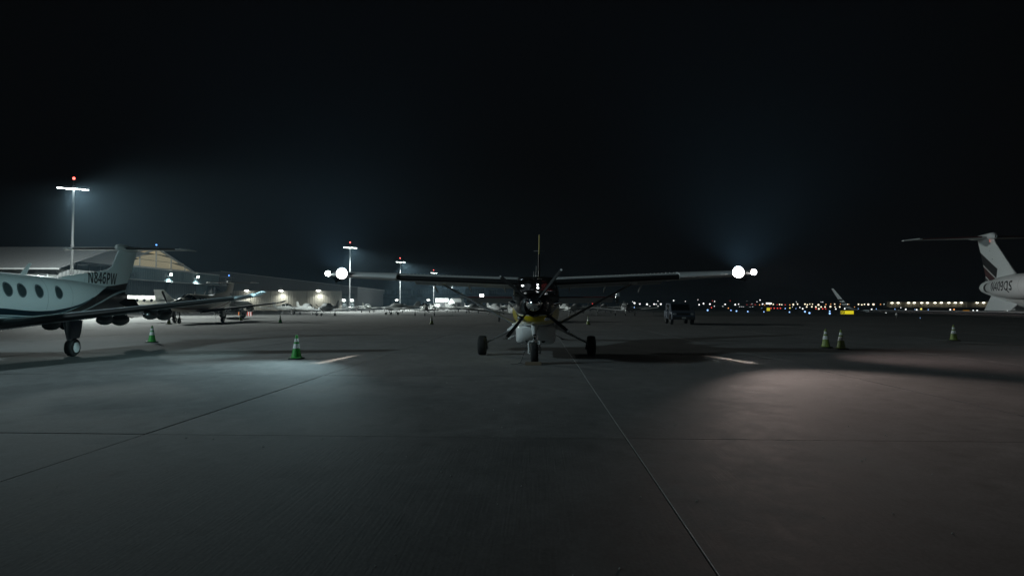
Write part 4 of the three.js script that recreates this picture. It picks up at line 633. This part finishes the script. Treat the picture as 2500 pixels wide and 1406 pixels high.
// ---------------------------------------------------------------- wingtip lamps: their light
{
  const c = Math.cos(KT), s = Math.sin(KT), w = (x, y, z) => [KX + x * c + z * s, y, KZ - x * s + z * c];
  for (const d of [1, -1]) {
    lamp('spot', w(d * 6.36, 2.69, 0.90), lin(0.62, 0.86, 1), 330, { to: w(d * 6.6, 12.7, 3.6), angle: 1.36, penumbra: 1, radius: 6, name: 'landing_light_beam' });
    lamp('spot', w(d * 7.05, 2.70, 0.62), d < 0 ? lin(0.58, 0.95, 1) : lin(1, 0.74, 0.70), d < 0 ? 62 : 62, { to: w(d * 17, 1.9, 1.6), angle: 0.85, penumbra: 0.9, radius: 4, name: 'tip_light_beam' });
    lamp('spot', w(d * 6.36, 2.62, 0.95), d < 0 ? lin(0.62, 0.92, 1) : lin(1, 0.80, 0.73), d < 0 ? 82 : 112, { to: d < 0 ? w(-9.2, 0, 8.5) : w(8.4, 0, 16), angle: d < 0 ? 0.85 : 0.62, penumbra: 1, radius: 6, name: 'taxi_light_beam' });
    // downward beam through a narrow shutter: the bright streaks on the concrete beside the aircraft
    const p = V(...w(d * 6.62, 2.56, 0.30)), a = d < 0 ? V(-4.97, 0, -20.9) : V(6.2, 0, -20.5), b = d < 0 ? V(-5.5, 0, -17.0) : V(6.86, 0, -17.05), aim = a.clone().lerp(b, 0.97);
    lamp('spot', p.toArray(), lin(1, 0.88, 0.76), 52, { to: aim.toArray(), angle: 0.9, penumbra: 1, radius: 0.12, name: 'shutter_light_beam' });
    const k = scene.children.find((o) => o.name === 'turboprop_plane'), f = b.clone().sub(p).normalize(), n = b.clone().sub(p).cross(a.clone().sub(p)).normalize(), t = n.clone().cross(f).normalize();
    k.updateMatrixWorld(); const inv = k.matrixWorld.clone().invert();
    // two jaws leave a slit in the plane of lamp and streak; an end stop cuts it off at the near end
    const jaw = (dn, dt, wn, wt) => { const g = new THREE.BoxGeometry(wn, wt, 0.003), c = p.clone().addScaledVector(f, 0.06).addScaledVector(n, dn).addScaledVector(t, dt); g.applyMatrix4(new THREE.Matrix4().makeBasis(n, t, f).setPosition(c)); g.applyMatrix4(inv); return g; };
    const up = t.dot(a.clone().sub(b)) > 0 ? 1 : -1;
    part('light_shutter', [jaw(0.0625, 0, 0.12, 0.24), jaw(-0.0625, 0, 0.12, 0.24), jaw(0, -up * 0.062, 0.0049, 0.12)], darkSteel, k);
  }
}

// ---------------------------------------------------------------- terminal on the horizon, right
{
  const t = thing('lit_terminal', 'long low terminal on the right horizon with a row of canopy lamps', 'terminal', [393, 0, -520], -0.30);
  part('wall', uvBox(112, 5.2, 10, 0, 2.6, -6), ribs(lin(0.14, 0.13, 0.11)), t); part('canopy', [box(114, 0.35, 4, 0, 4.9, -0.4)], trim, t); part('roof', [box(110, 0.9, 12, 0, 5.8, -7)], fascia, t);
  for (let i = 0; i < 14; i++) part('canopy_post', rod([-54 + i * 8.3, 0, 1.3], [-54 + i * 8.3, 4.75, 1.3], 0.15), galv, t);
  const c = Math.cos(-0.30), s = Math.sin(-0.30);
  for (const q of [443, 517, 640, 708, 795, 862, 950, 1022, 1108, 1182, 1250, 1428, 1500, 1590, 1663, 1755, 1830, 1918, 1992]) {
    const x = -52 + (q - 443) / 1549 * 102, X = 393 + x * c - 0.6 * s, Z = -520 - x * s - 0.6 * c;
    const w = thing('terminal_lamp', 'warm lamp in the canopy row of the far terminal', 'lamp', [X, 4.1, Z], -0.30, 'canopy lamps of the far terminal');
    part('housing', box(1.2, 0.3, 0.8, 0, 0.45, 0), darkSteel, w); part('lamp_lens', ball(0.95, 0, 0, 0, 1.15, 0.6, 0.8, 10), glow(1, 0.96, 0.74, 5), w);
    const L = lamp('point', [X + 2.0 * s, 3.2, Z + 2.0 * c], lin(1, 0.93, 0.66), 9, { radius: 30, name: 'terminal_lamp_light' });
  }
}
// ---------------------------------------------------------------- airfield lights and signs on the horizon
{
  const post = (o, h, r = 0.05) => part('post', rod([0, 0, 0], [0, h, 0], r), darkSteel, o);
  const K = {
    W: ['airfield_lamp', 'tiny white lamp on the dark airfield horizon', 'lamp', 'white lamps on the horizon', glow(0.95, 1, 0.98, 2.2)],
    M: ['apron_lamp', 'tiny warm white lamp on the far right horizon', 'lamp', 'warm lamps on the horizon', glow(1, 0.88, 0.62, 2.2)],
    O: ['amber_lamp', 'tiny amber lamp on the horizon', 'lamp', 'amber lamps on the horizon', glow(1, 0.42, 0.14, 1.5)],
    R: ['red_lamp', 'tiny red lamp low on the horizon', 'lamp', 'red lamps on the horizon', glow(1, 0.08, 0.07, 1.6)],
    B: ['taxiway_light', 'small blue taxiway light on the dark airfield', 'lamp', 'blue taxiway lights', glow(0.28, 0.52, 1, 2.4)],
    Y: ['yellow_lamp', 'small yellow lamp on the horizon', 'lamp', 'yellow lamps on the horizon', glow(1, 0.86, 0.2, 1.3)],
  };
  const D = {
    W: [[165.7,2.6,-460.9,1.0],[188.5,2.5,-500.7,1.24],[182.7,2.8,-478.1,0.81],[180.8,1.0,-508.5,0.55],[202.6,5.7,-511.3,0.32],[177.5,2.9,-438.5,0.34],[165.8,0.8,-431.7,0.4],[208.8,0.5,-538.9,0.5],[181.1,0.7,-463.7,0.43],[176.1,0.4,-438.6,0.34],[227.0,0.6,-559.4,0.52],[205.5,6.2,-491.1,0.91],[222.6,5.1,-538.7,0.67],[207.9,2.9,-491.9,1.14],[246.1,4.8,-513.1,0.48],[212.6,0.7,-449.6,0.49],[193.1,0.4,-397.8,0.61],[125.3,0.3,-255.6,0.55],[282.9,4.9,-542.8,0.59],[261.0,4.6,-498.0,0.62],[129.6,0.3,-237.4,0.51],[143.4,0.3,-255.6,0.55],[127.7,0.3,-210.6,0.45],[74.1,0.3,-117.5,0.25],[226.7,0.4,-345.8,0.43],[142.4,0.3,-214.5,0.49],[129.7,0.3,-190.1,0.44],[145.2,0.3,-196.5,0.45],[128.9,0.3,-165.8,0.32],[126.4,0.3,-161.2,0.37],[74.9,0.3,-93.2,0.1],[131.0,0.3,-156.9,0.22],[324.6,2.8,-517.3,0.55],[48.5,0.4,-321.1,0.28],[64.6,0.4,-374.6,0.86],[104.7,3.8,-506.8,1.52],[95.5,4.7,-469.2,0.58],[84.4,2.7,-434.0,0.77],[98.6,2.1,-542.5,0.67],[105.9,3.0,-491.5,1.13],[119.2,2.8,-523.4,1.57],[130.5,3.0,-544.2,1.35],[131.2,2.9,-522.8,1.48],[135.3,5.8,-549.7,0.68],[111.9,1.2,-481.3,0.59],[131.5,1.2,-534.1,0.66],[133.0,5.8,-487.8,1.03],[161.3,5.6,-551.6,0.68],[170.7,6.9,-544.3,0.58],[139.7,2.3,-442.7,0.94],[144.6,3.2,-447.7,1.11],[152.9,2.8,-458.2,1.13],[189.9,5.5,-555.5,0.88],[166.1,1.1,-486.7,0.69],[124.3,2.8,-511.5,0.72]],
    M: [[206.7,2.6,-469.1,0.94],[223.8,2.6,-495.9,1.07],[218.5,2.4,-480.2,0.89],[225.6,2.5,-475.6,1.32],[243.7,2.9,-506.1,1.09],[250.0,2.9,-506.0,1.17],[272.7,2.4,-547.5,1.18],[257.8,0.5,-518.7,1.2],[278.5,0.5,-550.8,1.36],[271.9,3.0,-541.3,0.75],[283.2,3.0,-558.8,0.86],[265.1,0.5,-517.3,1.2],[233.2,2.2,-451.2,1.39],[127.3,0.3,-246.1,0.65],[275.7,0.4,-528.9,1.31],[279.2,0.4,-528.9,1.23],[294.1,0.6,-547.6,1.69],[274.3,2.9,-504.0,0.93],[284.7,0.4,-522.8,1.05],[252.8,0.6,-457.4,1.06],[300.7,2.9,-538.1,1.16],[294.9,2.7,-504.6,1.17],[275.4,2.3,-467.0,0.87],[248.1,2.7,-438.2,0.68],[319.2,2.4,-541.0,1.05],[332.1,2.9,-558.7,1.18],[265.3,2.5,-441.5,1.33],[325.6,2.7,-534.1,1.79],[44.0,1.0,-483.4,1.11],[41.6,2.4,-449.6,0.56]],
    O: [[105.8,0.4,-290.0,0.49],[221.4,2.3,-529.9,0.9],[231.6,2.0,-543.5,0.76],[189.4,2.2,-435.7,0.61],[238.9,2.2,-509.9,0.87],[230.7,2.5,-435.8,0.74],[281.4,2.8,-523.4,0.73],[261.9,2.7,-473.0,0.66],[309.5,2.9,-544.5,0.59],[305.5,0.4,-528.9,0.65],[151.5,0.3,-203.3,0.47],[162.6,0.3,-203.3,0.47],[308.1,2.7,-495.7,0.79],[49.6,2.6,-559.8,1.09]],
    R: [[173.1,5.4,-470.3,0.44],[174.3,2.3,-440.0,0.41],[204.7,2.4,-508.0,0.47],[178.0,2.3,-434.1,0.47],[203.7,2.3,-455.7,0.56],[222.6,2.3,-483.0,0.75],[121.2,0.4,-277.5,0.51],[122.7,0.4,-277.5,0.51],[124.2,0.4,-277.5,0.51],[125.6,0.4,-277.5,0.51],[133.5,0.3,-260.5,0.48],[128.9,0.3,-246.1,0.46],[130.2,0.3,-246.1,0.38],[63.9,3.2,-470.8,0.66],[187.4,6.2,-554.6,0.59],[126.0,0.4,-374.6,0.66]],
    B: [[62.2,0.3,-168.5,0.31],[54.8,0.3,-144.8,0.34],[53.5,0.3,-134.6,0.29],[124.9,0.3,-271.1,0.42],[54.4,0.3,-128.1,0.22],[116.9,0.4,-277.5,0.21],[57.2,0.3,-122.3,0.25],[129.8,0.3,-271.1,0.29],[64.5,0.3,-130.6,0.36],[53.9,0.3,-107.5,0.32],[75.9,0.3,-141.7,0.31],[54.1,0.3,-101.0,0.3],[149.2,0.3,-255.6,0.28],[145.1,0.3,-236.2,0.29],[143.8,0.3,-222.7,0.28],[143.0,0.3,-210.6,0.19],[137.9,0.3,-196.5,0.24],[71.7,0.3,-106.8,0.13],[44.1,0.3,-64.1,0.06],[77.0,0.4,-374.6,0.99],[56.7,0.3,-171.9,0.46]],
    Y: [[142.3,0.4,-303.7,0.66],[159.7,0.3,-231.5,0.69],[52.2,0.4,-449.5,1.03]],
  };
  for (const k in D) { const [n, l, c, g, m] = K[k]; for (const [x, y, z, s] of D[k]) { const o = thing(n, l, c, [x, 0, z], 0, g); post(o, y, Math.max(0.03, s * 0.12)); part('lamp_head', box(s * 0.9, s * 0.25, s * 0.9, 0, y + s * 0.58, 0), darkSteel, o); part('lamp_lens', ball(s * 0.5, 0, y, 0, 1, 0.95, 0.9, 8), m, o); } }
  function sign(label, x, z, w, h, y, col, k, draw) {
    const o = thing('taxiway_sign', label, 'sign', [x, 0, z], 0, 'lit taxiway signs');
    const c = document.createElement('canvas'); c.width = 256; c.height = 64; const g = c.getContext('2d'); g.fillStyle = col; g.fillRect(0, 0, 256, 64); draw?.(g); const t = new THREE.CanvasTexture(c); t.colorSpace = THREE.SRGBColorSpace;
    part('sign_box', box(w + 0.1, h + 0.1, 0.25, 0, y, 0), darkSteel, o); part('sign_face', box(w, h, 0.03, 0, y, 0.15), new THREE.MeshStandardMaterial({ color: lin(0.1), map: t, emissive: lin(1), emissiveMap: t, emissiveIntensity: k }), o);
    part('leg', rod([-w * 0.35, 0, 0], [-w * 0.35, y, 0], 0.05), darkSteel, o); part('leg', rod([w * 0.35, 0, 0], [w * 0.35, y, 0], 0.05), darkSteel, o);
  }
  sign('long yellow lit sign with black panel below the jet winglet', 61.8, -109.5, 2.35, 0.62, 0.38, '#f4e32a', 0.75, (g) => { g.fillStyle = '#17150a'; g.fillRect(8, 6, 66, 52); g.fillStyle = '#f4e32a'; g.lineWidth = 9; g.strokeStyle = '#f4e32a'; g.beginPath(); g.moveTo(22, 16); g.lineTo(34, 48); g.lineTo(48, 16); g.moveTo(48, 16); g.lineTo(60, 50); g.stroke(); });
  sign('small square yellow lit sign among the blue taxiway lights', 76, -176, 0.95, 0.9, 0.55, '#eadf3a', 0.7);
  sign('orange lit sign above the jet wing', 91, -119, 1.25, 0.58, 0.4, '#e79a14', 0.75, (g) => { g.fillStyle = '#f6d64a'; for (const x of [40, 110, 180]) g.fillRect(x, 14, 34, 36); });
  sign('long pale yellow lit sign at the right edge above the jet wing', 84.5, -100, 2.1, 0.42, 0.22, '#f7ee88', 0.85);
  const o = thing('lit_billboard', 'wide white lit panel among the lamps on the horizon', 'sign', [210, 0, -485], 0); part('leg', rod([-2, 0, 0], [-2, 3, 0], 0.15), darkSteel, o); part('leg', rod([2, 0, 0], [2, 3, 0], 0.15), darkSteel, o); part('sign_panel', box(4.8, 1.2, 0.3, 0, 3.4, 0), darkSteel, o); part('sign_face', box(4.6, 1.1, 0.06, 0, 3.4, 0.2), glow(0.95, 1, 0.92, 2.2), o);
  const m = thing('edge_marker', 'small grey marker post on the dark ground under the jet wing', 'post', [49.8, 0, -76.8], 0); post(m, 0.5, 0.06); part('marker_cap', ball(0.17, 0, 0.5, 0, 1, 1.3, 1, 10), whitePaint, m);
}
{ // bits of grit on the concrete
  const gs = []; for (let i = 0; i < 70; i++) { const z = -rr(2.6, 16), x = rr(-0.85, 0.85) * -z, r = rr(0.003, 0.009); gs.push(tf(new THREE.IcosahedronGeometry(r, 0), x, r * 0.6 + 0.004, z, rr(0, 3), rr(0, 3), 0)); }
  const m = new THREE.Mesh(mergeGeometries(gs), M({ color: lin(0.6, 0.6, 0.58) })); m.name = 'grit'; meta(m, 'scattered pale grit on the concrete in front', null, null, 'stuff'); scene.add(m);
}
scene.traverse((o) => { if (o.isMesh) { o.castShadow = true; o.receiveShadow = true; } });
renderer.render(scene, camera);
